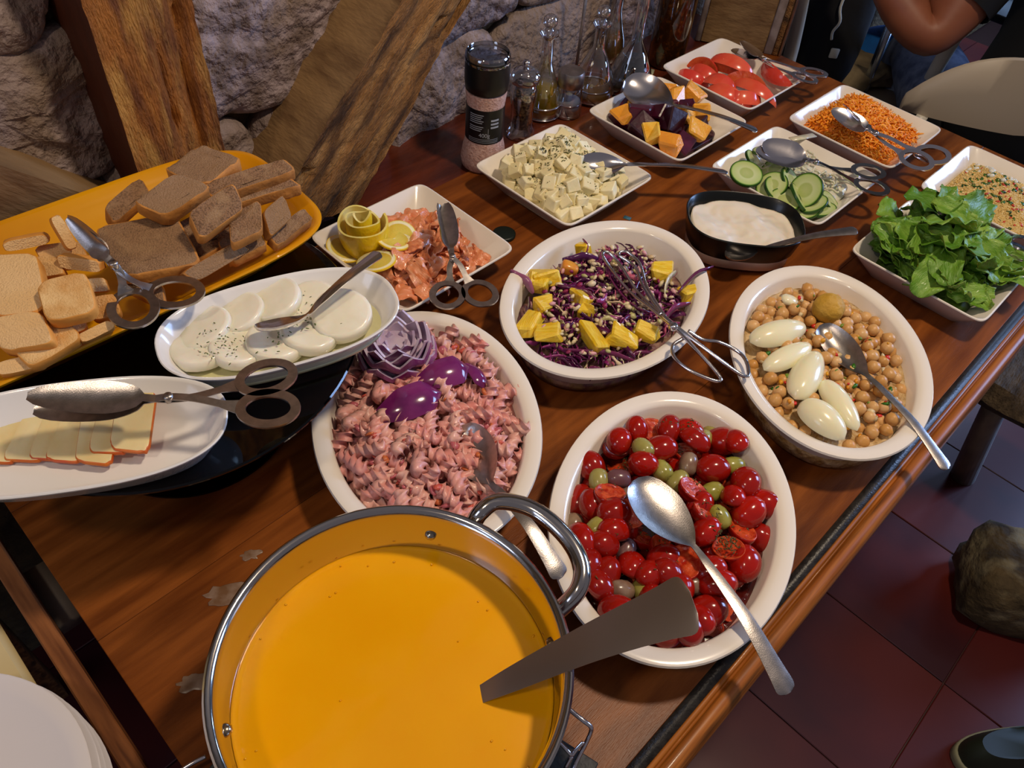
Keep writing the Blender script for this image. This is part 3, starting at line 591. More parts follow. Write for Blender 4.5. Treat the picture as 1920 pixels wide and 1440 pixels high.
for (a, b_, wd, cu, hx, lb) in [((1195, 475+120, .06), (1120, 500, .06), .004, 1.4, '6d1e50', 'wide curled purple cabbage strip beside the wire tongs blades'), ((1265, 545, .058), (1330, 494, .068), .003, .6, '5c1644', 'long purple cabbage strand reaching over the right rim of its dish'),
    ((1060, 590, .045), (1205, 655, .055), .005, 1.2, '551040', 'long curved purple cabbage ribbon at the front of the cabbage dish'), ((1060, 650, .045), (1195, 670, .052), .003, .5, '6d1e50', 'thin pink-purple cabbage strand along the front inner wall of its dish'),
    ((962, 505, .062), (1005, 545, .05), .006, .8, '9a5a80', 'pale lilac cabbage piece resting on the left rim of its dish'), ((1055, 485, .056), (1120, 480, .062), .006, .5, '4c1450', 'broad glossy purple cabbage piece at the far side of its dish'),
    ((1105, 447, .066), (1098, 490, .05), .003, 1.9, '7a1c4c', 'upright curled purple cabbage strip at the far rim of its dish'), ((1240, 560, .05), (1258, 505, .062), .005, .9, 'c9bfa0', 'translucent whitish cabbage rib near the right side of its dish'),
    ((1000, 560, .05), (980, 610, .04), .004, 1.0, '4a0f38', 'dark purple cabbage strand by the left pineapple chunks'), ((1050, 530, .055), (1130, 560, .055), .004, .9, '5c1644', 'curved purple cabbage strip in the middle of its dish'), ((1180, 560, .055), (1215, 500, .06), .004, .9, '5c1644', 'purple cabbage strip standing between the tong blades'), ((1235, 600, .05), (1285, 560, .055), .0045, 1.2, '7a2456', 'shiny magenta cabbage strip near the tong pivot')]:
    p, q = P(*a), P(*b_); mb = MB(); L = (q-p).length; rot = basis(q-p, UP).to_3x3(); shred(mb, Vector(), L*1.05, wd, cu, rot, C(hx), .0014)
    put('cabbage_strip', mb.mesh('cabbage_strip', m_cab), None, (p+q)/2, (0, 0, 0), 1, lb, 'cabbage', 'long cabbage strips')
bits('chopped_salad_bits', kc, ka, OA-.042, OB-.042, 260, lambda x, y: .036+.018*(1-(x/OA)**2-(y/OB)**2)+random.uniform(0, .008), ['d8c8a0', 'c8b088', 'd8a0a8', '8a2050', 'b8b478', 'e0d0b0'], 'pale chopped bits scattered through the purple cabbage', .0052, m_vc)
m_pine = M('pineapple', 'e6bc14', .28, c2='f2d450', ns=70, stretch=(1, 4, 1), sss=.2, coat=.4, bump=(150, .6), c3='dfb41c', ns3=40)
def chunk(sx, sy, sz, sd, rough=.12, sub=3, taper=.75):
    mb = MB(); V = []; e = 5
    for p in ICO3[0]:
        m = (abs(p.x)**e+abs(p.y)**e+abs(p.z)**e)**(1/e); q = p/m; tp_ = 1+(taper-1)*(q.x*.5+.5)
        q = Vector((q.x*sx, q.y*sy*tp_, q.z*sz)); k = 1+rough*nz(q, 90, sd); V.append(q*k)
    mb.add(V, ICO3[1]); return mb
for i, (a, s, yw, lb) in enumerate([((994, 605), (.014, .010), 1.9, 'tall pineapple wedge against the left inner wall'), ((1030, 622), (.013, .012), .7, 'rounded pineapple chunk near the front left of the cabbage dish'), ((1017, 572), (.010, .008), 1.4, 'small pineapple chunk left of centre, above the front chunks'),
    ((1022, 520), (.015, .009), .9, 'pineapple chunk at the far left of the cabbage dish'), ((1008, 530), (.010, .010), 2.2, 'pineapple chunk tucked beside the far left chunk'), ((1088, 560), (.013, .008), -.3, 'triangular pineapple piece in the middle of the cabbage dish'),
    ((1115, 632), (.018, .009), -.4, 'long pineapple spear at the front centre'), ((1170, 636), (.016, .010), .5, 'plump pineapple chunk at the front of the cabbage dish'), ((1209, 626), (.013, .007), .3, 'flat pineapple piece at the front right of the cabbage dish'), ((1240, 512), (.012, .009), .9, 'pale pineapple wedge at the right of the cabbage dish'),
    ((1290, 550), (.008, .008), .9, 'small pineapple piece at the right inner wall'), ((1100, 583), (.007, .007), .2, 'small pineapple bit below the triangular piece'), ((1095, 470), (.009, .006), .2, 'small pineapple bit under the far cabbage curl')]):
    pme = cube_me('pineapple_chunk', m_pine, s[0]*1.3, s[1]*1.25, .0095, .0042, .0025); put('pineapple_chunk', pme, None, P(*a, .052-.004*(i in (0, 10))), Euler((random.uniform(-.35, .35), random.uniform(-.3, .3), yw)), 1, lb, 'pineapple', 'pineapple chunks on the cabbage')
m_peach = M('peach_slice', 'd9792c', .3, c2='dea23c', ns=40, sss=.2, coat=.4)
mb = chunk(.012, .009, .008, 33, .1); put('peach_piece', mb.mesh('peach_piece', m_peach), None, P(1068, 503, .055), (0, .3, .6), 1, 'orange-skinned fruit piece at the far left of the cabbage salad', 'fruit')
# ---------------- feta
m_feta = M('white_cheese', 'ece0b2', .5, c2='f2eac6', ns=60, sss=.1, bump=(250, .3), rnd='e0d2a0')
fc = sqc['feta']; plf = []
bed('cheese_crumbs', (*fc, 0), 0, .079, .079, 5, lambda u, v: .024+.020*(1-max(abs(u), abs(v))**2), m_feta, 'oily white cheese crumbs between the cheese cubes', 'cheese', .003, 90)
CUB = [cube_me('cheese_cube', m_feta, .0098, .0095, .0085, .002, .0012) for i in range(6)]
for x, y, z, r, u, v in pack(fc, 0, .080, .080, 5, .0090, lambda x, y: .022, lambda u, v: .074-.030*max(abs(u), abs(v))**2-.005*(u-.3*v), 30, .3, 230, plf):
    put('cheese_cube', random.choice(CUB), None, (x, y, z), rrot(.6), random.uniform(.85, 1.15), 'small white cheese cube sprinkled with herbs in the square dish', 'cheese', 'white cheese cubes in the square dish')
szf = surf_z(plf, fc, 0); m_herbd = M('dark_oregano', '3d3c1e', .8, c2='6a6a38', ns=90)
flecks('oregano_flakes', fc, 0, .076, .076, 5, lambda u, v: szf(u*.076, v*.076)+.0012, 1500, m_herbd, 'dried oregano flakes scattered over the white cheese cubes', (.0022, .0010), clumps=[(0, 0, .6), (-.2, .4, .35), (-.5, -.1, .35), (.2, -.3, .4), (.5, .1, .3)])
# ---------------- beetroot and orange
m_beet = M('cooked_beetroot', '3c0a22', .3, c2='581030', ns=50, coat=.15, rnd='22040f', bump=(120, .2))
m_orange = M('orange_flesh', 'f0b020', .25, c2='f6cc58', ns=60, sss=.25, coat=.5, bump=(220, .6), rnd='f09c30')
bc = sqc['beet']; plb = []; bed('beetroot_juice', (*bc, 0), 0, .072, .072, 6, lambda u, v: .018, m_beet, 'dark beetroot juice pooled in the square dish', 'juice', .001)
BT = [cube_me('beetroot_chunk', m_beet, .020, .016, .014, .004, .0022) for i in range(4)]; OR = [cube_me('orange_chunk', m_orange, .018, .014, .012, .0055, .003) for i in range(4)]
obs = [P(*q, .05) for q in ((1168, 213), (1278, 218), (1257, 268), (1318, 208), (1225, 270 - 20), (1265, 185), (1300, 175), (1250, 165), (1195, 190), (1306, 243))]
for q in obs: plb.append((q.x, q.y, .047, .012)); put('orange_chunk', random.choice(OR), None, (q.x, q.y, .047), rrot(.7), 1, 'orange flesh chunk among the dark beetroot in the square dish', 'orange', 'orange chunks with the beetroot')
for x, y, z, r, u, v in pack(bc, 0, .078, .078, 5, .0150, lambda x, y: .018, lambda u, v: .062-.014*max(abs(u), abs(v)), 30, .5, 60, plb):
    if x > bc[0]+.04 and y > bc[1]+.02: continue
    put('beetroot_chunk', random.choice(BT), None, (x, y, z), rrot(.7), random.uniform(.9, 1.15), 'dark purple beetroot chunk in the square dish with orange pieces', 'beetroot', 'beetroot chunks in the square dish')
# ---------------- tomato wedges
m_tw = M('tomato_wedge_skin', 'e04c38', .2, c2='e66c48', ns=20, coat=.35, sss=.15, rnd='d03a30'); m_twf = M('tomato_wedge_flesh', 'e06a3a', .2, c2='d04a2a', ns=60, coat=.5, sss=.2, bump=(150, .6))
def wedge(R0, ang, sd):
    mb = MB(); n = 18; R = []
    for i in range(15):
        t = PI*(i+.4)/14.8; x = -R0*1.25*math.cos(t); r = R0*math.sin(t); a0 = ang
        ring = [(x, r*math.sin(-a0+2*a0*k/10), r*math.cos(-a0+2*a0*k/10)) for k in range(11)]+[(x, r*math.sin(a0)*(1-j/4), r*math.cos(a0)*(1-j/4)+r*.0+.35*r*j/4) for j in range(1, 4)]+[(x, -r*math.sin(a0)*j/4, r*math.cos(a0)*(1-(4-j)/4)+r*.35*(4-j)/4) for j in range(0, 4)]
        R.append([(p[0], p[1], p[2]-.6*R0) for p in ring])
    m = len(R[0]); rings(mb, R, True, True, ([0]*10+[1]*(m-10))*14+[0, 0]); return mb.mesh('tomato_wedge', [m_tw, m_twf], sharp=50)
WG = [wedge(.036, .40, 0), wedge(.038, .34, 1), wedge(.034, .46, 2)]
for i, (a, b_, z, roll, lb) in enumerate([((1275, 130), (1320, 148), .034, .9, 'leftmost, low against the left wall of its dish'), ((1295, 118), (1350, 142), .042, .7, 'left side, second from the left wall'), ((1305, 105), (1345, 120), .05, -.6, 'short, at the far left of the heap'),
    ((1328, 95), (1420, 128), .062, .5, 'long and shiny, on top at the far side of the heap'), ((1330, 108), (1400, 128), .052, -.5, 'second from the far side, under the top one'), ((1425, 105), (1480, 150), .052, 1.3, 'deep red, standing near the tongs at the right'),
    ((1365, 125), (1455, 165), .056, -.9, 'orange-red, in the centre with its cut face up'), ((1370, 140), (1460, 180), .050, .5, 'right of centre, curving around the cut one'), ((1320, 135), (1385, 160), .050, .4, 'centre left with a bright glint'),
    ((1325, 155), (1400, 180), .044, .6, 'near front edge, pale with a bright glint'), ((1362, 174), (1432, 180), .042, .8, 'front right corner, low in its dish'), ((1345, 165), (1412, 188), .040, 1.0, 'frontmost, touching the front corner')]):
    p, q = P(*a, z), P(*b_, z); Rm = basis(q-p, UP) @ Matrix.Rotation(roll, 4, 'X'); L = (q-p).length
    put('tomato_wedge', WG[i % 3], None, (p+q)/2-Vector((0, 0, .010)), Rm, (max(.8, min(1.08 if z > .045 else .92, L/.085)), 1, 1), 'red tomato wedge, '+lb, 'tomato', 'tomato wedges in the square dish')
# ---------------- grated carrot
m_car = vcm('grated_carrot', .4, sss=.15)
rc = sqc['carrot']; hcar = lambda u, v: .024+.044*(1-max(abs(u), abs(v))**2.5)*(1-.25*u)
m_carbed = M('packed_grated_carrot', 'fa9c20', .5, c2='ee8812', ns=90, bump=(90, .5), bdist=.002)
bed('packed_grated_carrot', (*rc, 0), 0, .076, .076, 5, lambda u, v: hcar(u, v)-.003, m_carbed, 'dense inner heap of grated carrot in the square dish', 'carrot', .003, 80)
mb = MB()
for i in range(1500):
    u, v = random.uniform(-.97, .97), random.uniform(-.97, .97); c = Vector((u*.078, v*.078, hcar(u, v)+random.uniform(-.002, .003)))
    shred(mb, c, random.uniform(.014, .028), random.uniform(.0011, .0018), random.choice((-1, 1))*random.uniform(.2, 1.1), Euler((random.uniform(-.8, .8), random.uniform(-.35, .35), random.uniform(0, 6.3))).to_matrix(), C(random.choice(('fa9a1c', 'fca62c', 'f08c14', 'ffb040', 'e8800e'))), .0012)
put('grated_carrot', mb.mesh('grated_carrot', m_car), None, (*rc, 0), (0, 0, 0), 1, 'heap of bright orange grated carrot in the square dish', 'carrot', kind='stuff')
# ---------------- couscous
ku = sqc['couscous']; hku = lambda u, v: .026+.028*(1-max(abs(u), abs(v))**2.2)
m_cous = M('couscous_mass', 'd8b468', .7, c2='e6cc90', ns=300, bump=(500, 1), bdist=.003); m_grain = vcm('couscous_grains', .6)
bed('couscous_mass', (*ku, 0), 0, .080, .080, 5, hku, m_cous, 'packed yellow couscous filling the square dish', 'couscous', .0015, 120)
mb = MB()
for i in range(2600):
    u, v = random.uniform(-.97, .97), random.uniform(-.97, .97)
    blob(mb, (u*.080, v*.080, hku(u, v)+.0006), random.uniform(.0008, .0016), ICO1, col=C(random.choice(('e8ca84', 'dab868', 'f0d898', 'd0ac5c'))))
put('couscous_grains', mb.mesh('couscous_grains', m_grain), None, (*ku, 0), (0, 0, 0), 1, 'loose yellow couscous grains on top of the couscous dish', 'couscous', kind='stuff')
mb = MB()
for i in range(260):
    u, v = random.uniform(-.95, .95), random.uniform(-.95, .95); k = random.random(); z = hku(u, v)+.0012
    if k < .5: blob(mb, (u*.076, v*.076, z), (random.uniform(.003, .008), random.uniform(.002, .005), .0009), ICO1, .4, 2, i, col=C(random.choice(('2f5a14', '3f6e1c', '24480e'))), rot=rrot(.4).to_3x3())
    elif k < .72: blob(mb, (u*.076, v*.076, z), (random.uniform(.003, .007), .0026, .0014), ICO1, .4, 2, i, col=C(random.choice(('b8321a', 'c8442a'))), rot=rrot(.4).to_3x3())
    elif v > .1: blob(mb, (u*.076, v*.076, z+.001), random.uniform(.0028, .0048), ICO1, .4, 2, i, col=C('dcdcd0'))
put('couscous_garnish', mb.mesh('couscous_garnish', m_vc), None, (*ku, 0), (0, 0, 0), 1, 'chopped parsley, red pepper and white cheese crumbs over the couscous', 'garnish', kind='stuff')
# ---------------- cucumber and onion
m_cs = radial('cucumber_slice_face', [(0, 'b4be80'), (.38, 'a8b870'), (.46, 'c4ce9a'), (.86, 'b2c47c'), (.93, '5c8a2c'), (.97, '1c3c10')], .0195, .25, (3, 'd0d4a8', .45))
m_cp2 = M('cucumber_peel', '16340e', .3, c2='2c5a1c', ns=40)
mb = MB(); n = 36; rings(mb, [[(r*math.cos(2*PI*k/n), r*math.sin(2*PI*k/n), z) for k in range(n)] for r, z in ((.0193, 0), (.0195, .0003), (.0195, .0032), (.0193, .0035))], True, True, [1]*(3*n)+[0, 0]); CUm = mb.mesh('cucumber_slice', [m_cs, m_cp2], sharp=40)
for i, (a, z, tx, ty, s, lb) in enumerate([((1398, 328), .052, .0, -.25, 1.05, 'large, face up at the left end of the row'), ((1412, 305), .040, .3, -.6, .9, 'tilted behind the left-end one'), ((1455, 318), .048, .6, -.3, 1, 'seen at a slant, in the far row'), ((1448, 350), .040, -.6, .2, 1, 'upper of a small stack in front'),
    ((1455, 358), .036, -.4, .2, 1, 'lower of the small stack in front'), ((1480, 340), .044, .5, .5, .95, 'leaning beside the big slanted one'), ((1512, 358), .048, .5, .9, 1.1, 'big, slanted and facing right in the middle'), ((1470, 378), .036, -.2, .2, 1, 'flat, near the front wall of the dish'), ((1495, 372), .040, .4, .7, 1, 'tucked under the big slanted one'),
    ((1525, 385), .036, -.5, .2, .9, 'edge-on near the front corner'), ((1540, 395), .028, .2, .2, .9, 'lowest at the front corner'), ((1512, 392), .030, -.4, -.2, .9, 'dark edged, low at the front'), ((1555, 380), .030, -.3, .5, .85, 'rightmost of the row'),
    ((1440, 285), .052, .2, -.3, 1, 'pale, held under the tong blade'), ((1470, 283), .050, .1, -.2, .85, 'small, beside the one under the tong blade')]):
    put('cucumber_slice', CUm, None, P(*a, z), Euler((tx, ty, random.uniform(0, 6))), s*1.32, 'round cucumber slice, '+lb, 'cucumber', 'cucumber slices in the square dish')
m_wo = M('white_onion', 'e0dec8', .25, c2='ccccb0', ns=60, sss=.3, coat=.4)
co = sqc['cucumber']; bed('sliced_onion_base', (co[0]+.018, co[1]+.018, 0), 0, .058, .058, 4, lambda u, v: .020+.016*(1-max(abs(u), abs(v))**2), m_wo, 'limp thin onion slivers lining the cucumber dish', 'onion', .004, 70)
for i in range(64):
    u, v = random.uniform(-.05, .065), random.uniform(-.045, .065)
    if u-v > .06: continue
    mb = MB(); r0 = random.uniform(.009, .022); sp = random.uniform(1.6, 3.6); a0 = random.uniform(0, 6)
    if i % 7: tube(mb, [(r0*math.cos(a0+sp*t/12), r0*.8*math.sin(a0+sp*t/12), .002*math.sin(t)) for t in range(13)], .0018, 6, flat=.8)
    else: tube(mb, [(r0*1.3*(t/12-.5)*2, .006*math.sin(t/3), .002*math.sin(t/2)) for t in range(13)], .0022, 6)
    put('onion_sliver', mb.mesh('onion_sliver', m_wo), None, (co[0]+u, co[1]+v, .041-.12*max(abs(u), abs(v))+random.uniform(0, .008)), rrot(.3), 1, 'curved white onion sliver beside the cucumber slices', 'onion', 'white onion slivers')
# ---------------- lettuce
m_let = M('lettuce_leaf', '68982a', .42, c2='98bc50', ns=25, stretch=(1, 3, 1), sss=.1, bump=(70, .9), rnd='50801e', coat=.05, bdist=.003)
def leaf(sd, L=.075, Wd=.026):
    mb = MB(); nu, nv = 16, 11; V = []
    random.seed(sd); b1, b2 = random.uniform(-.8, 1.0), random.uniform(-.5, .5)
    for i in range(nu):
        t = i/(nu-1)
        for j in range(nv):
            s = -1+2*j/(nv-1); wv = Wd*(math.sin(PI*min(.93, .12+.85*t))**.6)*(1+.22*nz((t*3, s, 0), 2.2, sd)); fr = abs(s)**2
            z = .010*b1*math.sin(PI*t)*2+fr*.006*math.sin(t*17+sd+2*s)+.010*fr*b2*2+.004*nz((t*3, s*2, 0), 2, sd)-.0015*(abs(s) < .1)
            V.append((L*(t-.5)+fr*.003*math.sin(t*23+sd), s*wv, z))
    n = len(V); V2 = [(x, y, z-.0007) for x, y, z in V]; Fs = gridf(nu, nv)
    ed = [i*nv for i in range(nu)]+[(nu-1)*nv+j for j in range(1, nv)]+[i*nv+nv-1 for i in range(nu-2, -1, -1)]+[j for j in range(nv-2, 0, -1)]
    Fs2 = [f[::-1] for f in Fs]; mb.add(V+V2, [f[::-1] for f in Fs]+[tuple(k+n for k in f) for f in Fs]+[(ed[k], ed[(k+1) % len(ed)], ed[(k+1) % len(ed)]+n, ed[k]+n) for k in range(len(ed))])
    return mb.mesh('lettuce_leaf', m_let)
LV = [leaf(i, random.uniform(.085, .115), random.uniform(.024, .034)) for i in range(1, 9)]; random.seed(11)
lc = sqc['lettuce']
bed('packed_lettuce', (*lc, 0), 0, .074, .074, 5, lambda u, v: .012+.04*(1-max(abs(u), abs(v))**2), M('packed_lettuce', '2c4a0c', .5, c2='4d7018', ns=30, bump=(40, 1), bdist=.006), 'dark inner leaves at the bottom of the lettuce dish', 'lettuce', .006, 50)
for i in range(105):
    f = math.sqrt(random.random()); a = random.uniform(0, 2*PI); u, v = f*math.cos(a)*.088, f*math.sin(a)*.088
    z = .038+.044*(1-f*f)*(i/105)+.022*(i/105)+.012*(u < 0)*(v > 0)
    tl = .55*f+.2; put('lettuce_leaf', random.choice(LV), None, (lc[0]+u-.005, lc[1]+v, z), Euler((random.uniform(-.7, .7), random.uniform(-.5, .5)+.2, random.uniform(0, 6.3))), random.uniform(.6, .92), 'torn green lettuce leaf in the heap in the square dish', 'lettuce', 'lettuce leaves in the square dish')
# ---------------- salmon
m_sal = M('smoked_salmon', 'dd7c46', .22, c2='e8a078', ns=30, stretch=(1, 5, 1), sss=.25, coat=.5, bump=(120, .5), rnd='e08e62', c3='eeb090', ns3=22)
sl = sqc['salmon']
bed('salmon_pieces_below', (sl[0]+.01, sl[1]+.004, 0), 0, .066, .066, 4, lambda u, v: .014+.020*(1-max(abs(u), abs(v))**2), m_sal, 'layers of smoked salmon lying under the folded pieces', 'salmon', .006, 55)
def fold(sd):
    random.seed(sd); mb = MB(); nu, nv = 20, 8; L, Wd = random.uniform(.03, .045), random.uniform(.008, .014); V = []; cu = random.uniform(1.5, 4.2)
    for i in range(nu):
        t = i/(nu-1); a = cu*(t-.5)
        for j in range(nv):
            s = -1+2*j/(nv-1); r = L/cu; k = 1+.25*nz((t*3, s*2, 0), 1.5, sd)
            V.append((r*math.sin(a)*1.3*k, s*Wd*(.75+.25*math.sin(PI*t))+.003*math.sin(6*t+sd), r*math.cos(a)*k-r+.005*nz((t*4, s*2, 1), 1.6, sd)+.004))
    n = len(V); V2 = [(x*.96, y, z-.0018) for x, y, z in V]; Fs = gridf(nu, nv)
    ed = [i*nv for i in range(nu)]+[(nu-1)*nv+j for j in range(1, nv)]+[i*nv+nv-1 for i in range(nu-2, -1, -1)]+[j for j in range(nv-2, 0, -1)]
    mb.add(V+V2, [f[::-1] for f in Fs]+[tuple(k+n for k in f) for f in Fs]+[(ed[k], ed[(k+1) % len(ed)], ed[(k+1) % len(ed)]+n, ed[k]+n) for k in range(len(ed))]); return mb.mesh('salmon_piece', m_sal, sharp=70)
SAL = [fold(i) for i in range(1, 9)]; random.seed(5); pls = []
for x, y, z, r, u, v in pack((sl[0]+.012, sl[1]+.002), 0, .076, .076, 4, .011, lambda x, y: .018, lambda u, v: .054-.014*max(abs(u), abs(v)), 20, .3, 70, pls):
    if u < -.02 and v < .0 and u*u+v*v > .0007: continue
    put('salmon_piece', random.choice(SAL), None, (x, y, z), Euler((random.uniform(-.7, .7), random.uniform(-.5, .5), random.uniform(0, 6.3))), random.uniform(.8, 1.15), 'folded orange-pink smoked salmon piece in the square dish', 'salmon', 'smoked salmon pieces')
m_lf = radial('lemon_slice_face', [(0, 'f0eac0'), (.1, 'dcc860'), (.74, 'd8c050'), (.80, 'f4efcc'), (.93, 'f0e8b4'), (.98, 'e8c820')], .026, .2, (4.5, 'ddd7a4', .78), bump=.5, sss=.3)
m_lp = M('lemon_peel', 'f0c608', .3, c2='f6d428', ns=60, bump=(300, .4), coat=.3, sss=.1); m_pith = M('lemon_pith', 'ece09a', .5, c2='e2d068', ns=50, sss=.2)
def lemon_slice(ang0, ang1, name='lemon_slice'):
    mb = MB(); n = 28; R = []
    for r, z in ((.0255, 0), (.026, .0004), (.026, .0026), (.0255, .003)): R.append([(r*math.cos(ang0+(ang1-ang0)*k/(n-1)), r*math.sin(ang0+(ang1-ang0)*k/(n-1)), z) for k in range(n)]+[(0, 0, z)])
    m = n+1; rings(mb, R, True, True, ([1]*(n-1)+[0]*2)*3+[0, 0]); return mb.mesh(name, [m_lf, m_lp], sharp=40)
full = lemon_slice(0, 2*PI*.9999)
put('lemon_slice', full, None, P(748, 443, .048), Euler((.25, .25, .3)), (.95, .95, 1), 'thin lemon slice behind the lemon peel rose', 'lemon', 'lemon slices on the salmon')
put('lemon_slice', lemon_slice(-2.3, 1.6), None, P(738, 450, .052), Euler((-.15, .15, .4)), (1, 1, 1), 'cut lemon slice fanned between the peel rose and the salmon', 'lemon', 'lemon slices on the salmon')
put('lemon_slice', full, None, P(706, 492, .050), Euler((-.2, .1, 2)), (1.05, 1.05, 1), 'round lemon slice under the small spoon handle, nearest the front', 'lemon', 'lemon slices on the salmon')
put('lemon_slice', full, None, P(645, 468, .034), Euler((.1, .35, 1)), (1, 1, 1), 'pale lemon slice at the left, under the peel rose', 'lemon', 'lemon slices on the salmon')
LRc = P(680, 458, .034); mb = MB(); st = []; n = 90
for i in range(n+1):
    t = i/n; a = -t*2*PI*2.7+2.2; r = .026*(1-t*.80); h = .016-.002*math.sin(a*2.3); c = LRc*0+Vector((r*math.cos(a), r*math.sin(a), .010+.012*t+.002*math.sin(a*1.5)))
    out = Vector((math.cos(a), math.sin(a), .0)); st.append((c, Vector((0, 0, 1))+out*(.20-.1*t), out, h*(1 if t > .04 else .3), -.002, .0022))
R = []
for c, wd, nr, hw, cup, th in st:
    wd = wd.normalized(); R.append([c+wd*hw*x-nr*cup*(1-x*x) for x in (-1, -.5, 0, .5, 1)]+[c+wd*hw*x-nr*(th+cup*(1-x*x)) for x in (1, .5, 0, -.5, -1)])
rings(mb, R, True, True, ([0]*4+[1]*6)*n+[0, 0]); rose = put('lemon_peel_rose', mb.mesh('lemon_peel_rose', [m_lp, m_pith], sharp=50), None, LRc, (0, 0, 0), 1.38, 'yellow lemon peel rolled into a rose on the salmon dish', 'lemon')
# ---------------- cream dip
m_dip = M('white_dip', 'e6dccb', .3, sss=.2, coat=.2, bump=(30, .15), bdist=.003)
bed('creamy_dip', (*SB[:2], 0), SBR, .078, .056, 2.7, lambda u, v: .050+.003*math.sin(5*u+2*v), m_dip, 'smooth creamy white dip in the black bowl', 'dip', .003, 34, 30, 80)
# ---------------- goat cheese and oil
m_goat = M('goat_cheese', 'e2dcc4', .3, c2='ece8d8', ns=25, sss=.3, coat=.3, bump=(40, .3), bdist=.002); m_oil = M('cheese_oil', 'c2bf8e', .08, c2='d2cfa8', ns=20, coat=.5)
bed('cheese_oil', (*GC[:2], DZ), math.radians(GC[2]), .104, .050, 2.5, lambda u, v: .013, m_oil, 'cloudy oil pooled around the goat cheese slices', 'oil', .0005)
def puck(sd, r=.029, h=.014):
    mb = MB(); n = 32; R = []
    for rr, z in ((r*.9, 0), (r, .002), (r, h-.003), (r*.96, h-.0007), (r*.85, h), (r*.45, h-.0008)): R.append([(rr*(1+.05*nz((math.cos(2*PI*k/n), math.sin(2*PI*k/n), 0), 1.3, sd))*math.cos(2*PI*k/n), rr*(1+.05*nz((math.cos(2*PI*k/n), math.sin(2*PI*k/n), 0), 1.3, sd))*math.sin(2*PI*k/n), z+.0010*nz((rr*math.cos(k), rr*math.sin(k), 0), 90, sd)) for k in range(n)])
    rings(mb, R); return mb.mesh('goat_cheese_slice', m_goat)
for i, (a, z, tx, ty, s, lb) in enumerate([((385, 620), .163, .15, -.1, 1.02, 'leftmost of the far row'), ((452, 590), .166, .15, -.1, .95, 'second from the left in the far row'), ((517, 566), .168, .15, -.1, 1.05, 'third from the left in the far row, behind the spoon'), ((585, 572), .167, .15, 0, 1, 'under the neck of the spoon'),
    ((642, 592), .170, .1, .1, 1.08, 'largest and rightmost, beside the spoon handle'), ((375, 660), .160, -.1, -.1, 1, 'leftmost of the near row'), ((445, 655), .163, -.1, 0, .95, 'second in the near row, speckled with herbs'), ((515, 645), .163, -.1, 0, 1, 'under the bowl of the spoon in the near row'), ((580, 628), .164, -.1, 0, 1, 'rightmost of the near row')]):
    put('goat_cheese_slice', puck(i), None, P(*a, z+.004)-Vector((0, 0, .006)), Euler((tx*1.4, ty*1.4, 0)), s, 'round white goat cheese slice, '+lb, 'cheese', 'goat cheese slices')
mb = MB()
for i in range(130):
    a = random.choice(((405, 618), (445, 650), (520, 640), (590, 590), (650, 575), (400, 655), (580, 605), (625, 590), (560, 560))); q = P(a[0]+random.gauss(0, 16), a[1]+random.gauss(0, 10), .1790)
    blob(mb, q, (random.uniform(.0010, .0022), .0006, .0006), ICO1, rot=rrot(.3).to_3x3())
put('parsley_flecks', mb.mesh('parsley_flecks', M('dried_parsley', '56602a', .8)), None, (0, 0, 0), (0, 0, 0), 1, 'dried parsley flecks on the goat cheese slices', 'herbs', kind='stuff')
# ---------------- slabs: smoked cheese, breads
def slab(name, O, U, V, th, mats, label, cat, group, rnd=.18, rough=.0012, dome=0, sd=0, e=5, rim=None):
    "slice given by three corners of its top face; mats = (face, crust)"
    O, U, V = Vector(O), Vector(U), Vector(V); c = (U+V)/2; eu = (U-O); ev = (V-O); hu, hv = eu.length/2, ev.length/2; X = eu.normalized(); Zn = X.cross(ev).normalized()
    if Zn.z < 0: Zn = -Zn
    Y = Zn.cross(X); sk = ev.dot(X)/2; hv2 = abs(ev.dot(Y))/2; sg = 1 if ev.dot(Y) > 0 else -1
    mb = MB(); n = 48; R = []
    lv = [(.55, 0, 0), (.82, 0, 0), (.955, 0, 0), (1, -.0012, 1), (1.0, -th*.5, 1), (1, -th+.001, 1), (.95, -th, 0), (.55, -th, 0)]
    for f, z, cr in lv:
        ring = []
        for k in range(n):
            a = 2*PI*(k+.5)/n; x, y = sup(a, hu, hv2, e); q = 1+.05*nz((math.cos(a)*2, math.sin(a)*2, 0), 1.2, sd)+(dome*max(0, sg*-y/hv2)**3*.15*math.cos(x/hu*1.5) if dome else 0)
            x *= f*q; y *= f*q; y = y*1.0
            ring.append((x+sk*sg*(y/hv2)*1.0, y, z+rough*nz((x, y, z), 130, sd)+rough*1.2*nz((x, y, z), 45, sd+1)))
        R.append(ring)
    mi = [0]*(2*n)+[1]*(5*n); rings(mb, R[::-1], True, True, (mi[::-1])+[1, 0])
    Mx = Matrix((X, Y, Zn)).transposed().to_4x4()
    return put(name, mb.mesh(name, mats, sharp=50), None, c, Mx, 1, label, cat, group)
m_smk = M('pale_cheese', 'ddc68c', .35, c2='e6d6a6', ns=22, sss=.25, coat=.2, bump=(60, .3), bdist=.002); m_rnd = M('orange_rind', 'c86a10', .4, c2='b8480c', ns=50)
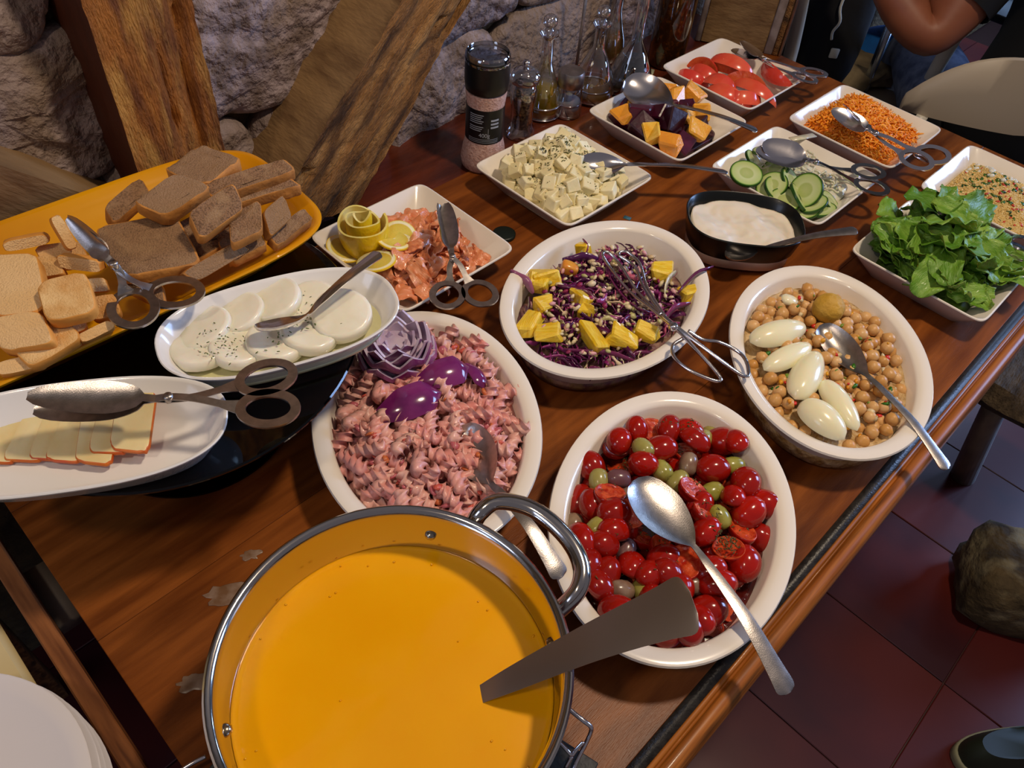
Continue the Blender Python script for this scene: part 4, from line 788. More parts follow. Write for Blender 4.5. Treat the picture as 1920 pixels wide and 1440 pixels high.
for i, (o, u, v, z, lb) in enumerate([((222, 722), (294, 732), (202, 840), .173, 'topmost and rightmost, whole face showing'), ((192, 738), (262, 742), (162, 848), .1705, 'second from the right end'), ((156, 752), (225, 756), (138, 866), .168, 'third from the right end'),
    ((125, 755), (196, 760), (80, 862), .1665, 'fourth from the right end, with small holes'), ((88, 760), (160, 764), (50, 860), .165, 'fifth from the right end'), ((52, 764), (125, 768), (0, 862), .1635, 'sixth from the right end, thick orange foot'), ((-10, 775), (70, 778), (-60, 866), .162, 'leftmost, cut off by the picture edge')]):
    vv = P(*v, z-.006); slab('smoked_cheese_slice', P(*o, z), P(*u, z), vv, .0045, [m_smk, m_rnd], 'pale cheese slice with orange rind, '+lb, 'cheese', 'orange-rinded cheese slices', rough=.0004, sd=i, e=7)
m_rye = M('rye_crumb', '967050', .85, c2='664830', ns=520, bump=(620, 1), sss=.0, c3='a4825e', ns3=60, bdist=.003, detail=3, lo=.46, hi=.60, rnd='9c7a58'); m_rc = M('rye_crust', 'a06a30', .7, c2='c4843a', ns=40, bump=(120, .8), bdist=.002)
rye = [((193, 388), (262, 330), (215, 420), .222, .222, .215, .014, 'far left, half hidden under the crusted one'), ((172, 425), (328, 398), (222, 522), .226, .228, .214, .014, 'big flat one at the front with its whole crumb face showing'),
       ((303, 318), (380, 268), (382, 348), .236, .236, .238, .015, 'farthest, at the back of the pile'), ((372, 348), (530, 296), (402, 372), .236, .238, .232, .015, 'long one at the back right'), ((372, 372), (540, 332), (400, 388), .224, .224, .222, .014, 'dark one under the long back-right slice'),
       ((246, 378), (335, 320), (312, 408), .250, .254, .242, .016, 'top one with an orange crust edge facing the viewer'), ((352, 398), (436, 340), (376, 450), .254, .262, .238, .018, 'tilted topmost one with crust curling over its right side'),
       ((428, 402), (488, 372), (432, 462), .236, .238, .226, .012, 'light rough one leaning behind the tilted topmost one'), ((492, 398), (532, 362), (508, 446), .228, .230, .212, .015, 'right one standing near the rim'), ((500, 440), (570, 388), (520, 462), .206, .206, .200, .014, 'rightmost, lying along the platter rim'),
       ((338, 512), (442, 452), (372, 528), .214, .214, .202, .014, 'front one lying along the rim with its crust outward'), ((405, 452), (478, 420), (430, 492), .208, .210, .200, .014, 'short one under the tilted one near the front rim'),
       ((290, 440), (400, 380), (350, 500), .206, .208, .200, .014, 'low one under the middle of the pile'), ((215, 480), (300, 520), (225, 535), .204, .200, .198, .012, 'lowest one peeking out beneath the tongs')]
for i, (o, u, v, z1, z2, z3, th, lb) in enumerate(rye): slab('rye_bread_slice', P(*o, z1), P(*u, z2), P(*v, z3), th, [m_rye, m_rc], 'brown rye bread slice, '+lb, 'bread', 'rye bread slices', rough=.0022, sd=i+30, e=6)
m_to = M('toast_face', 'e6be80', .7, c2='cc944a', ns=45, bump=(600, .9), c3='c48438', ns3=14, bdist=.002, rnd='e6c08a'); m_tcr = M('toast_crust', 'cc8836', .6, c2='de9c4a', ns=25, bump=(100, .5))
toast = [((-30, 480), (72, 470), (-18, 596), .238, .240, .224, .016, 'large one at the left edge, face up on top'), ((66, 528), (162, 506), (86, 606), .242, .242, .228, .016, 'whole rounded one on top, nearest the tongs'), ((-25, 595), (78, 580), (0, 660), .226, .228, .214, .016, 'left edge, under the large one'),
         ((20, 655), (118, 598), (60, 690), .210, .214, .202, .014, 'left front, leaning below the others'), ((102, 478), (185, 488), (110, 503), .226, .222, .214, .014, 'narrow one seen edge-on behind the whole one'), ((92, 408), (112, 400), (128, 470), .244, .244, .216, .014, 'standing on edge beside the tong blade'),
         ((2, 455), (86, 438), (12, 474), .224, .224, .214, .014, 'farthest left, lying near the far wall'), ((30, 485), (105, 478), (50, 522), .218, .218, .210, .014, 'flat one behind the two biggest'), ((142, 628), (205, 598), (156, 644), .206, .208, .200, .014, 'front one lying against the near wall'),
         ((158, 560), (214, 548), (172, 602), .218, .218, .206, .015, 'under the lower tong ring'), ((-12, 680), (75, 660), (-2, 706), .202, .202, .196, .012, 'lowest at the left front'), ((160, 522), (196, 520), (170, 548), .216, .214, .206, .014, 'small broken one left of the tong rings'),
         ((112, 595), (155, 580), (122, 632), .214, .214, .204, .014, 'tucked beneath the whole rounded one'), ((-40, 520), (10, 510), (-30, 560), .212, .212, .204, .012, 'hidden low at the left edge'), ((60, 460), (150, 450), (80, 500), .206, .206, .200, .012, 'bottom layer near the far wall')]
for i, (o, u, v, z1, z2, z3, th, lb) in enumerate(toast): slab('toast', P(*o, z1), P(*u, z2), P(*v, z3), th, [m_to, m_tcr], 'small golden toast, '+lb, 'bread', 'golden toasts', rough=.0008, sd=i+60, e=4.5, dome=0)
mb = MB()
for i in range(60):
    q = P(random.uniform(150, 260), random.uniform(380, 640), .1905); blob(mb, q, random.uniform(.0006, .0016), ICO1, .3, 3, i)
# ================================================================= SOUP POT
PC = Vector((-.2035, .1345, 0)); PR, PH = .139, .150; BZ = .012
pot = thing('soup_pot', 'large stainless steel pot of orange soup in the foreground', 'pot', PC)
m_pot = M('pot_steel', 'c9c4c0', .13, 1, bump=(20, .05)); m_potin = M('pot_inside_steel', 'b0a898', .22, 1, c2='b08a50', ns=12)
mb = MB(); lathe(mb, [(PR-.02, BZ), (PR-.010, BZ+.003), (PR-.006, BZ+.012), (PR-.006, PH-.012), (PR-.003, PH-.008), (PR, PH-.003), (PR+.0008, PH), (PR-.001, PH+.0022), (PR-.004, PH+.0022), (PR-.0065, PH), (PR-.0085, PH-.006), (PR-.0085, .03), (PR-.02, .02)], 96); put('pot_body', mb.mesh('pot_body', m_pot, sharp=50), pot)
mb = MB(); lathe(mb, [(PR-.0092, .03), (PR-.0090, PH-.008), (PR-.0087, PH-.008), (PR-.0088, .03)], 96, cap0=False, cap1=False); 
def handle(sg):
    pts = [P(884, 990, .132), P(900, 962, .150), P(935, 940, .158), P(1000, 955, .158), P(1060, 1005, .156), P(1090, 1060, .152), P(1083, 1108, .146), P(1042, 1150, .128)]
    pts = [Vector((p.x, p.y, p.z))-PC for p in pts]
    if sg < 0: pts = [Vector((-p.x, -p.y, p.z)) for p in pts]
    if sg < 0: rz_ = Matrix.Rotation(math.radians(16), 3, 'Z'); pts = [rz_ @ p for p in pts]
    mb = MB(); tube(mb, smooth(pts, 6), .0078, 14); return mb
put('handle', handle(1).mesh('handle', m_pot), pot); put('handle', handle(-1).mesh('handle', m_pot), pot)
for q in ((803, 1022), (1012, 1212), (433, 1368), (835, 1030)):
    if q == (835, 1030): continue
    p = P(*q, .118)-PC; a = math.atan2(p.y, p.x); mb = MB(); blob(mb, ((PR-.009)*math.cos(a), (PR-.009)*math.sin(a), .120), (.0055, .0055, .0045), ICO2); put('rivet', mb.mesh('rivet', m_potin), pot)
m_soup = M('orange_soup', 'eaa200', .16, c2='eeaa08', ns=9, sss=.15, coat=.25, bump=(14, .08), bdist=.01)
mb = MB(); R = [[((PR-.0090)*f*math.cos(2*PI*k/96), (PR-.0090)*f*math.sin(2*PI*k/96), .094+.0006*nz((f*math.cos(2*PI*k/96)*2, f*math.sin(2*PI*k/96)*2, 0), 2.5, 4)+(.0012 if f == 1 else 0)) for k in range(96)] for f in (1, .985, .95, .85, .7, .55, .4, .25, .1)]
rings(mb, [[(p[0]*.98, p[1]*.98, .03) for p in R[0]]]+R, True, True); put('soup', mb.mesh('soup', m_soup), None, PC, (0, 0, 0), 1, 'smooth bright orange pumpkin-like soup filling the steel pot', 'soup', kind='stuff')
mb = MB()
for i in range(22):
    a = random.uniform(0, 6.28); r = (PR-.012)*random.choice((.97, .9, .8, random.random())); blob(mb, (r*math.cos(a), r*math.sin(a), .0948), (random.uniform(.0007, .0016),)*2+(.0007,), ICO1)
put('soup_bubbles', mb.mesh('soup_bubbles', m_soup), None, PC, (0, 0, 0), 1, 'tiny bubbles floating on the orange soup', 'bubbles', kind='stuff')
# slate board and wire stand beneath the pot
m_slate = M('black_slate', '24262a', .55, c2='3a3c3a', ns=30, bump=(90, .8), bdist=.002)
a1 = P(1122, 1432, .006); mb = MB(); box(mb, (-.142, -.130, 0), (.142, .130, .008), bev=.001)
ang = math.radians(14); sc_ = Vector((a1.x, a1.y, 0))-Matrix.Rotation(ang, 3, 'Z') @ Vector((.142, .130, 0))
put('slate_board', mb.mesh('slate_board', m_slate, sharp=30), None, Vector((PC.x+.03, PC.y+.005, .0002)) if False else sc_+Vector((0, 0, .0003)), (0, 0, ang), 1, 'black slate board lying under the soup pot', 'board')
ws = thing('wire_pot_stand', 'chromed wire stand clip sticking out from under the soup pot', 'stand', P(1085, 1390, .011))
def wtube(pts, r, name='wire', parent=ws):
    o = Vector(parent.location); mb = MB(); tube(mb, [p-o for p in smooth(pts, 4)], r, 8); return put(name, mb.mesh(name, m_steel), parent)
wtube([P(1040, 1300, .045), P(1068, 1330, .045), P(1095, 1352, .044), P(1107, 1362, .041), P(1108, 1372, .036), P(1098, 1395, .026), P(1080, 1430, .014), P(1066, 1470, .013)], .0021)
wtube([P(1020, 1365, .03), P(1050, 1393, .032), P(1066, 1410, .031), P(1072, 1416, .028), P(1080, 1406, .030), P(1094, 1391, .033)], .0018)
wtube([P(1060, 1440, .018), P(1072, 1418, .028)], .0018)
wtube([P(330, 1450, .02), P(362, 1430, .022), P(386, 1418, .022)], .002)
# ================================================================= UTENSILS
def spoon(name, tip, neck, end, wb, wh, label, cat='spoon', flip=False, roll=0, dep=.009, wn=.0032, mat=None, arch=.006, group=None, th=.0016, up=None, hcup=-.0012):
    tip, neck, end = Vector(tip), Vector(neck), Vector(end); o = (tip+end)/2; st = []; up = Vector(up) if up else UP
    ax = (neck-tip).normalized(); yb = Matrix.Rotation(roll, 3, ax) @ up.cross(ax).normalized(); nb = ax.cross(yb).normalized(); sg = -1 if flip else 1
    path = smooth([tip, tip.lerp(neck, .5)-nb*.001, neck, neck.lerp(end, .18)+UP*arch*.5, neck.lerp(end, .55)+UP*arch, neck.lerp(end, .88)+UP*arch*.4, end], 8); n = len(path)
    nbowl = 16
    for i, p in enumerate(path):
        tg = (path[min(i+1, n-1)]-path[max(i-1, 0)]).normalized(); rr = roll*max(0, 1-max(0, i-nbowl)/10)
        y = Matrix.Rotation(rr, 3, tg) @ up.cross(tg).normalized(); nr = tg.cross(y)
        if i <= nbowl: t = i/nbowl; hw = wb*max(.08, (1-(1-min(1, t*1.9))**2)**.5 if t < .42 else max(0, math.cos((t-.42)/.58*PI/2))**.75*.97+0); hw = max(hw, wn if t > .5 else wb*.12); cup = dep*(hw/wb)**1.3*sg
        else: t = (i-nbowl)/(n-1-nbowl); hw = wn+(wh-wn)*t**1.3; hw *= (1 if t < .80 else max(.12, 1-((t-.80)/.20)**2.4)**.5); cup = hcup*t
        st.append((p-o, y, nr, hw, cup, th))
    mb = MB(); ribbon(mb, st, 11); return put(name, mb.mesh(name, mat or m_steel_dk, sharp=60), None, o, (0, 0, 0), 1, label, cat, group)
spoon('serving_spoon', P(1192, 898, .084), P(1300, 1022, .074), P(1478, 1300, .052), .030, .0125, 'big steel spoon lying on the cherry tomatoes, handle over the table edge', roll=-.1, arch=.010, dep=.007)
spoon('serving_spoon', P(1540, 608, .066), P(1625, 702, .060), P(1776, 880, .052), .021, .0095, 'steel spoon sunk in the chickpeas, handle pointing off the table', roll=.3, arch=.008)
spoon('serving_spoon', P(862, 800, .074), P(920, 905, .070), P(1052, 1082, .062), .026, .0115, 'steel spoon in the pink pasta, its handle seen through the pot handle', roll=.5, arch=.014)
spoon('ladle', P(850, 1330, .085), P(893, 1306, .090), P(1300, 1128, .215), .008, .0275, 'broad steel ladle handle rising from the orange soup', 'ladle', arch=.010, wn=.0070, mat=m_steel_br, th=.002, dep=.001, hcup=-.0008)
spoon('teaspoon', P(477, 612, .200), P(574, 590, .196), P(712, 474, .222), .0165, .0080, 'small steel spoon lying across the goat cheese slices', roll=-.5, arch=.004, mat=m_steel, dep=.007)
spoon('serving_spoon', P(1172, 150, .085), P(1262, 196, .072), P(1420, 245, .058), .034, .0105, 'large shiny spoon lying over the beetroot and orange chunks', roll=.5, mat=m_steel, dep=.011)
spoon('serving_spoon', P(1085, 308, .068), P(1172, 308, .070), P(1364, 323, .060), .022, .0075, 'thin steel spoon lying on the white cheese cubes, handle towards the cucumbers', roll=.5, mat=m_steel, dep=.009)
spoon('serving_spoon', P(1360, 478, .046), P(1424, 467, .053), P(1607, 432, .092), .016, .0110, 'steel spoon standing in the creamy dip with its handle to the right', mat=m_steel_dk, arch=.006)
def flatring(mb, c, X, Y, a, b, w_, th, n=36):
    N_ = X.cross(Y); R = []
    for i in range(n):
        t = 2*PI*i/n; d = (X*math.cos(t)/a+Y*math.sin(t)/b).normalized(); p = c+X*a*math.cos(t)+Y*b*math.sin(t); R.append([p-d*w_-N_*th*.6, p+d*w_-N_*th*.6, p+d*w_*1.05, p+d*w_+N_*th*.6, p-d*w_+N_*th*.6, p-d*w_*1.05])
    mb.add([q for r in R for q in r], gridf(n, 6, True, True))
def tongs(name, tips, piv, rc, label, wb, ra, rb, bn, rn, mat, bend=0):
    "tips: blade tips; rc: ring centres; bn: blade face normals; rn: ring plane normal"
    o = Vector(piv); root = thing(name, label, 'tongs', o)
    for k in (0, 1):
        tip, ring = Vector(tips[k]), Vector(rc[k]); nrm = Vector(bn[k]).normalized(); rnn = Vector(rn).normalized(); d = (ring-o).normalized(); Y = rnn.cross(d).normalized(); X = Y.cross(rnn).normalized()
        off = rnn*(.0018*(1 if k else -1)); rs = ring-X*(ra*.93); path = smooth([tip, tip.lerp(o, .5), tip.lerp(o, .82), o+off, o.lerp(rs, .35)+off+Y*.002*(1 if k else -1), o.lerp(rs, .75)+off*.5, rs], 6); n = len(path); st = []
        for i, p in enumerate(path):
            tg = (path[min(i+1, n-1)]-path[max(i-1, 0)]).normalized(); m_ = min(1, max(0, (i-7)/9)); nr = (nrm*(1-m_)+rnn*m_); nr = (nr-tg*nr.dot(tg)).normalized(); y = nr.cross(tg)
            if i <= 11: t = i/11; hw = max(wb*(max(0, math.sin(PI*min(1, .015+t*.85)))**.55), .0035); cup = .0035*hw/wb
            elif i < n-8: hw = .0038; cup = 0
            else: t = (i-(n-8))/7; hw = .0038+.0055*t; cup = 0
            st.append((p-o, y, nr, hw, cup, .0014))
        mb = MB(); ribbon(mb, st, 7); flatring(mb, ring-o, X, Y, ra, rb, .0042, .0022); put('tong_arm', mb.mesh('tong_arm', mat, sharp=50), root)
    mb = MB(); rq = Vector(rn).to_track_quat('Z', 'Y').to_matrix(); lathe(mb, [(.0034, -.004), (.0042, -.003), (.0042, .003), (.0034, .004)], 14); mb.v = [tuple(rq @ Vector(p)) for p in mb.v]; put('pivot_screw', mb.mesh('pivot_screw', mat), root)
    return root
tongs('serving_tongs', (P(50, 742, .222), P(62, 770, .205)), P(316, 746, .214), (P(500, 708, .206), P(503, 766, .206)), 'steel scissor tongs with oval blades on the orange-rinded cheese slices', .0155, .0235, .0175, (UP+Vector((.1, -.3, 0)), UP+Vector((.2, -.2, 0))), UP, m_steel_dk)
tongs('serving_tongs', (P(124, 408, .262), P(136, 420, .252)), P(214, 497, .238), (P(328, 548, .208), P(250, 578, .212)), 'steel scissor tongs lying between the toasts and the rye bread', .0115, .0245, .019, (Vector((-.6, -.5, .5)), Vector((-.2, -.9, .3))), UP, m_steel_dk)
tongs('serving_tongs', (P(824, 382, .100), P(836, 380, .100)), P(848, 482, .082), (P(839, 553, .068), P(900, 550, .068)), 'steel scissor tongs lying on the smoked salmon', .013, .022, .019, (Vector((.8, .1, .3)), Vector((.3, -.6, .8))), UP, m_steel_dk)
tongs('serving_tongs', (P(1560, 205, .092), P(1582, 195, .095)), P(1642, 250, .078), (P(1718, 300, .062), P(1748, 290, .066)), 'shiny scissor tongs lying on the grated carrot', .017, .0255, .018, (UP+Vector((.5, -.4, 0)), Vector((.8, .2, .3))), UP+Vector((0, -.3, 0)), m_steel)
tongs('serving_tongs', (P(1418, 282, .078), P(1430, 270, .084)), P(1530, 304, .070), (P(1628, 322, .058), P(1634, 350, .056)), 'shiny scissor tongs lying on the cucumber and onion', .022, .025, .019, (UP+Vector((.3, -.2, 0)), UP+Vector((.3, -.6, 0))), UP, m_steel)
tongs('serving_tongs', (P(1372, 92, .058), P(1392, 76, .066)), P(1432, 112, .062), (P(1508, 146, .054), P(1526, 136, .056)), 'shiny scissor tongs beside the tomato wedges at the far end', .019, .023, .014, (UP, UP+Vector((.5, 0, 0))), UP, m_steel)
tongs('serving_tongs', (P(1760, 400, .100), P(1775, 392, .100)), P(1835, 415, .085), (P(1900, 470, .058), P(1920, 458, .056)), 'steel tongs half buried among the lettuce leaves', .015, .022, .018, (UP, UP+Vector((.5, 0, 0))), UP, m_steel)
# wire tongs in the cabbage
WO = P(1262, 612, .085); wt = thing('wire_tongs', 'bent steel wire tongs with triangular grips stuck in the cabbage salad', 'tongs', WO)
def wpath(name, pts, r, closed=False): mb = MB(); tube(mb, [p-WO for p in smooth(pts, 6, closed)], r, 8, closed=closed); put(name, mb.mesh(name, m_steel), wt)
wpath('blade_loop', [P(1262, 612, .085), P(1222, 580, .078), P(1182, 548, .066), P(1150, 510, .064), P(1130, 478, .072), P(1142, 474, .072), P(1165, 500, .066), P(1196, 548, .066), P(1240, 590, .082)], .0021)
wpath('blade_loop', [P(1262, 612, .085), P(1230, 575, .078), P(1205, 535, .068), P(1190, 500, .066), P(1160, 478, .070), P(1175, 472, .072), P(1200, 496, .068), P(1214, 540, .068), P(1250, 598, .082)], .0021)
wpath('grip_loop', [P(1250, 598, .085), P(1300, 650, .080), P(1352, 713, .070), P(1300, 698, .070), P(1266, 672, .072), P(1262, 648, .075), P(1282, 632, .079), P(1270, 618, .083)], .0024)
wpath('grip_loop', [P(1240, 590, .086), P(1310, 645, .082), P(1392, 704, .072), P(1403, 692, .071), P(1390, 664, .072), P(1350, 642, .075), P(1318, 637, .078), P(1290, 620, .082)], .0024)
mb = MB(); lathe(mb, [(.004, -.004), (.0055, -.003), (.0055, .003), (.004, .004)], 14); put('pivot_screw', mb.mesh('pivot_screw', m_steel), wt)
# ================================================================= MILLS AND BOTTLES
m_gl = glass('clear_glass', 'fcfcff', gloss=.42); m_glb = glass('bottle_glass', 'fafcff', gloss=.40)
m_blackp = M('black_plastic', '0b0b0c', .4); m_salt = M('pink_salt', 'b48a7c', .6, c2='d0aca0', ns=250, bump=(350, .8), bdist=.002); m_lab = M('black_label', '0c0d10', .35); m_print = M('label_print', '9aa0aa', .5)
SM = thing('salt_mill', 'tall pink salt grinder with black cap and black printed label', 'salt grinder', P(905, 306, 0))
mb = MB(); lathe(mb, [(.030, 0), (.0355, .003), (.0375, .015), (.0345, .036), (.0305, .054), (.0305, .112), (.0325, .128), (.0325, .134)], 48); put('salt_jar', mb.mesh('salt_jar', m_salt, sharp=60), SM)
mb = MB(); lathe(mb, [(.0312, .054), (.0312, .112)], 48, cap0=False, cap1=False); put('label', mb.mesh('label', m_lab), SM)
mb = MB(); lathe(mb, [(.030, .134), (.0335, .137), (.0350, .150), (.0350, .186), (.0335, .187), (.030, .185), (.028, .176), (.01, .174)], 48); put('cap', mb.mesh('cap', m_blackp, sharp=50), SM)
mb = MB(); lathe(mb, [(.0352, .180), (.0345, .192), (.0320, .1945), (.0315, .190), (.0315, .178)], 48, cap0=False, cap1=False); lathe(mb, [(.03, .1885), (.02, .190), (.006, .1905)], 32); put('clear_lid', mb.mesh('clear_lid', m_gl, sharp=60), SM)
LA = math.atan2(0-.806, 0+.806)  # label faces the viewer
def onlabel(mb, x0, x1, z0, z1, k=4):
    V = []; 
    for j in range(k+1):
        a = LA+(x0+(x1-x0)*j/k)/.0314
        for z in (z0, z1): V.append((.0315*math.cos(a), .0315*math.sin(a), z))
    mb.add(V, [(2*j, 2*j+2, 2*j+3, 2*j+1) for j in range(k)])
mb = MB()
for i in range(9):
    if i == 5: continue
    onlabel(mb, -.026, -.002-(i % 3)*.002, .1035-i*.0033, .1048-i*.0033)
for i in range(3): onlabel(mb, .010, .024, .094-i*.006, .0972-i*.006)
onlabel(mb, .006, .0066, .066, .082); 
for i in range(3): onlabel(mb, -.028, .024, .0625-i*.0028, .0632-i*.0028, 10)
put('label_lines', mb.mesh('label_lines', m_print), SM, kind='stuff')
fc_ = bpy.data.curves.new('t', 'FONT'); fc_.body = '400g'; fc_.size = .0095; fo = bpy.data.objects.new('t', fc_); col_.objects.link(fo); dg = bpy.context.evaluated_depsgraph_get(); me = bpy.data.meshes.new_from_object(fo.evaluated_get(dg)); bpy.data.objects.remove(fo)
for v in me.vertices: a = LA+(v.co.x-.009)/.0314; v.co = Vector((.0316*math.cos(a), .0316*math.sin(a), .067+v.co.y))
me.materials.clear(); me.materials.append(m_print); put('label_weight_print', me, SM)
m_pep = M('peppercorns', '3a2c20', .6, c2='a08058', ns=220, lo=.45, hi=.6, bump=(200, 1))
PMl = thing('pepper_mill', 'small clear acrylic pepper mill beside the pink salt grinder', 'pepper mill', P(975, 252, 0))
mb = MB(); PMl.scale = (1.2, 1.2, 1.04); lathe(mb, [(.0205, 0), (.021, .004), (.0205, .014), (.0165, .020), (.0160, .045), (.0185, .066), (.0185, .085), (.0150, .092)], 40); put('body', mb.mesh('body', m_gl, sharp=60), PMl)
mb = MB(); lathe(mb, [(.0125, .016), (.0128, .04), (.0145, .066), (.0145, .074)], 24); put('peppercorns', mb.mesh('peppercorns', m_pep), PMl, kind='stuff')
mb = MB(); lathe(mb, [(.0150, .092), (.0205, .096), (.0220, .104), (.0205, .112), (.012, .118), (.006, .120)], 40); put('top', mb.mesh('top', m_gl, sharp=60), PMl)
mb = MB(); lathe(mb, [(.003, .118), (.003, .121), (.0052, .124), (.0052, .128), (.003, .131)], 20); put('knob', mb.mesh('knob', m_steel), PMl)
m_oilb = M('olive_oil', '7a6404', .05, trans=.0, coat=.6, c2='a88c08', ns=20); m_vin = M('amber_vinegar', '5a4020', .05, coat=.6, c2='7a5a30', ns=20); m_bal = M('black_balsamic', '04090c', .05, coat=.8)
def cruet(p, label, liq, lh, H=.15, r=.030, neck=.0105, ball=.0125, cat='bottle'):
    t = thing('cruet_bottle', label, cat, p, group='glass cruet bottles'); prof = [(r*.9, .001), (r, .006), (r, .02), (r*.86, .045), (r*.55, .075), (neck, .098), (neck, H-.010), (neck*1.6, H-.004), (neck*1.6, H)]
    mb = MB(); lathe(mb, prof, 40, cap1=False); put('bottle_glass', mb.mesh('bottle_glass', m_glb, sharp=70), t)
    lp = [(rr*.93, z+.002) for rr, z in prof if z < lh]; z1 = lh; r1 = np.interp(lh, [z for _, z in prof], [q for q, _ in prof])*.93; mb = MB(); lathe(mb, lp+[(r1, z1)], 40); put('liquid', mb.mesh('liquid', liq), t)
    mb = MB(); lathe(mb, [(neck*.75, H-.012), (neck*.8, H+.004), (neck*.5, H+.008)], 20); blob(mb, (0, 0, H+.006+ball), ball, ICO3); put('stopper', mb.mesh('stopper', m_gl), t); return t
cruet(P(1014, 212, 0), 'glass cruet of golden olive oil with a ball stopper, left in the rack', m_oilb, .058, .15, .034)
cruet(P(1108, 182, 0), 'glass cruet of amber vinegar with a ball stopper, middle of the rack', m_vin, .022, .142, .041)
cruet(P(1176, 168, 0), 'tall-necked glass cruet of black balsamic, right in the rack', m_bal, .062, .26, .044, .011)
cruet(P(1140, 110, 0), 'glass cruet of brown vinegar standing behind the black balsamic one', m_vin, .05, .22, .030, .011)
SK = thing('salt_shaker', 'short glass salt shaker with a steel cap in front of the cruet rack', 'salt shaker', P(1062, 212, 0))
SK.scale = (1.4, 1.4, 1.15); mb = MB(); lathe(mb, [(.018, 0), (.0195, .003), (.0185, .028), (.0165, .046), (.015, .050)], 32); put('shaker_glass', mb.mesh('shaker_glass', m_gl, sharp=60), SK)
mb = MB(); lathe(mb, [(.0155, .004), (.0155, .024)], 24); put('salt', mb.mesh('salt', M('white_salt', '8c9098', .7)), SK)
mb = MB(); lathe(mb, [(.0160, .048), (.0170, .052), (.0170, .068), (.0155, .072), (.005, .074)], 32); put('cap', mb.mesh('cap', m_steel_dk, sharp=50), SK)
RK = thing('cruet_rack', 'steel wire cruet rack with a tall central rod between the bottles', 'rack', P(1075, 165, 0))
for p, r in ((P(1014, 212, 0), .034), (P(1108, 182, 0), .034), (P(1062, 212, 0), .0225)):
    q = p-Vector(RK.location)
    for z in (.003, .024): mb = MB(); tube(mb, [(q.x+r*math.cos(2*PI*k/32), q.y+r*math.sin(2*PI*k/32), z) for k in range(32)], .0014, 6, closed=True); put('wire_ring', mb.mesh('wire_ring', m_steel), RK)
mb = MB(); tube(mb, [(0, 0, .002), (0, 0, .1), (0, 0, .24)], .0028, 10); put('rod', mb.mesh('rod', m_steel_dk), RK)
m_brown = M('dark_brown_glass', '2a1404', .1, coat=.6, c2='5c3006', ns=90, lo=.5, hi=.7)
bb = thing('spice_bottle', 'large dark brown glass bottle behind the beetroot dish', 'bottle', P(1246, 118, 0))
mb = MB(); lathe(mb, [(.034, 0), (.037, .005), (.037, .20), (.030, .24), (.014, .27), (.014, .32)], 40); put('bottle_body', mb.mesh('bottle_body', m_brown, sharp=60), bb); mb = MB(); lathe(mb, [(.015, .32), (.016, .322), (.016, .345), (.014, .346)], 24); put('cap', mb.mesh('cap', m_blackp), bb)
m_pale = M('pale_painted_edge', 'a89c98', .6, c2='7a6c66', ns=30)
wp = thing('wooden_panel', 'upright brown wooden panel with pale worn edges at the far table end', 'panel', (-.80, 1.555, 0), math.radians(30))
mb = MB(); box(mb, (-.075, -.012, 0), (.060, .012, .42), bev=.002); put('board', mb.mesh('board', m_beam_s, sharp=30), wp)
for x0, x1, m_ in ((-.087, -.0755, m_pale), (.0605, .078, m_pale), (.0785, .090, m_beam_r), (.0905, .098, m_steel_dk)): mb = MB(); box(mb, (x0, -.014, 0), (x1, .014, .42), bev=.002); put('edge_strip', mb.mesh('edge_strip', m_), wp)
cp = P(945, 442, 0); mb = MB(); lathe(mb, [(.016, 0), (.0175, .001), (.0175, .005), (.015, .006)], 32); put('dark_coaster', mb.mesh('dark_coaster', M('dark_green_disc', '0e1a16', .4)), None, cp, (0, 0, 0), 1, 'small dark green round disc on the table right of the salmon dish', 'disc')
tg = P(1176, 409, 0); mb = MB(); box(mb, (-.006, -.004, 0), (.006, .004, .0008)); put('paper_scrap', mb.mesh('paper_scrap', M('teal_paper', '3a6a78', .6)), None, tg, (0, 0, .3), 1, 'tiny teal scrap of paper behind the cabbage dish', 'paper')
mb = MB(); box(mb, (-.022, -.016, 0), (.022, .016, .0012)); put('paper_packet', mb.mesh('paper_packet', M('cream_paper', 'b4b498', .6)), None, P(1205, 134, 0), (0, 0, .5), 1, 'small cream paper packet between the black cruet and the beetroot dish', 'packet')
mb = MB(); box(mb, (-.03, -.006, 0), (.03, .006, .0015)); put('onion_strip', mb.mesh('onion_strip', m_wo), None, P(1505, 258, .047), Euler((0, .1, math.radians(75))), 1, 'flat white onion strip bridging the cucumber and carrot dishes', 'onion')
m_sm = M('dried_spill', '8a7464', .35, c2='6a4c34', ns=60)
for (x, y, r, lb) in ((470, 1040, .010, 'whitish dried spill mark left of the pot, farthest one'), (425, 1115, .020, 'large dull dried water mark at the left rim of the pot'), (362, 1280, .014, 'bubbly whitish dried drip mark at the lower left of the pot')):
    mb = MB(); n = 26; rr = [(r*(1+.5*nz((math.cos(2*PI*k/n)*2, math.sin(2*PI*k/n)*2, r*50), 1)),) for k in range(n)]
    rings(mb, [[(rr[k][0]*f*math.cos(2*PI*k/n), rr[k][0]*f*.6*math.sin(2*PI*k/n), z) for k in range(n)] for f, z in ((1, 0), (.96, .0003), (.5, .0003))]); put('dried_spill', mb.mesh('dried_spill', m_sm), None, P(x, y, 0), (0, 0, 1), 1, lb, 'stain')
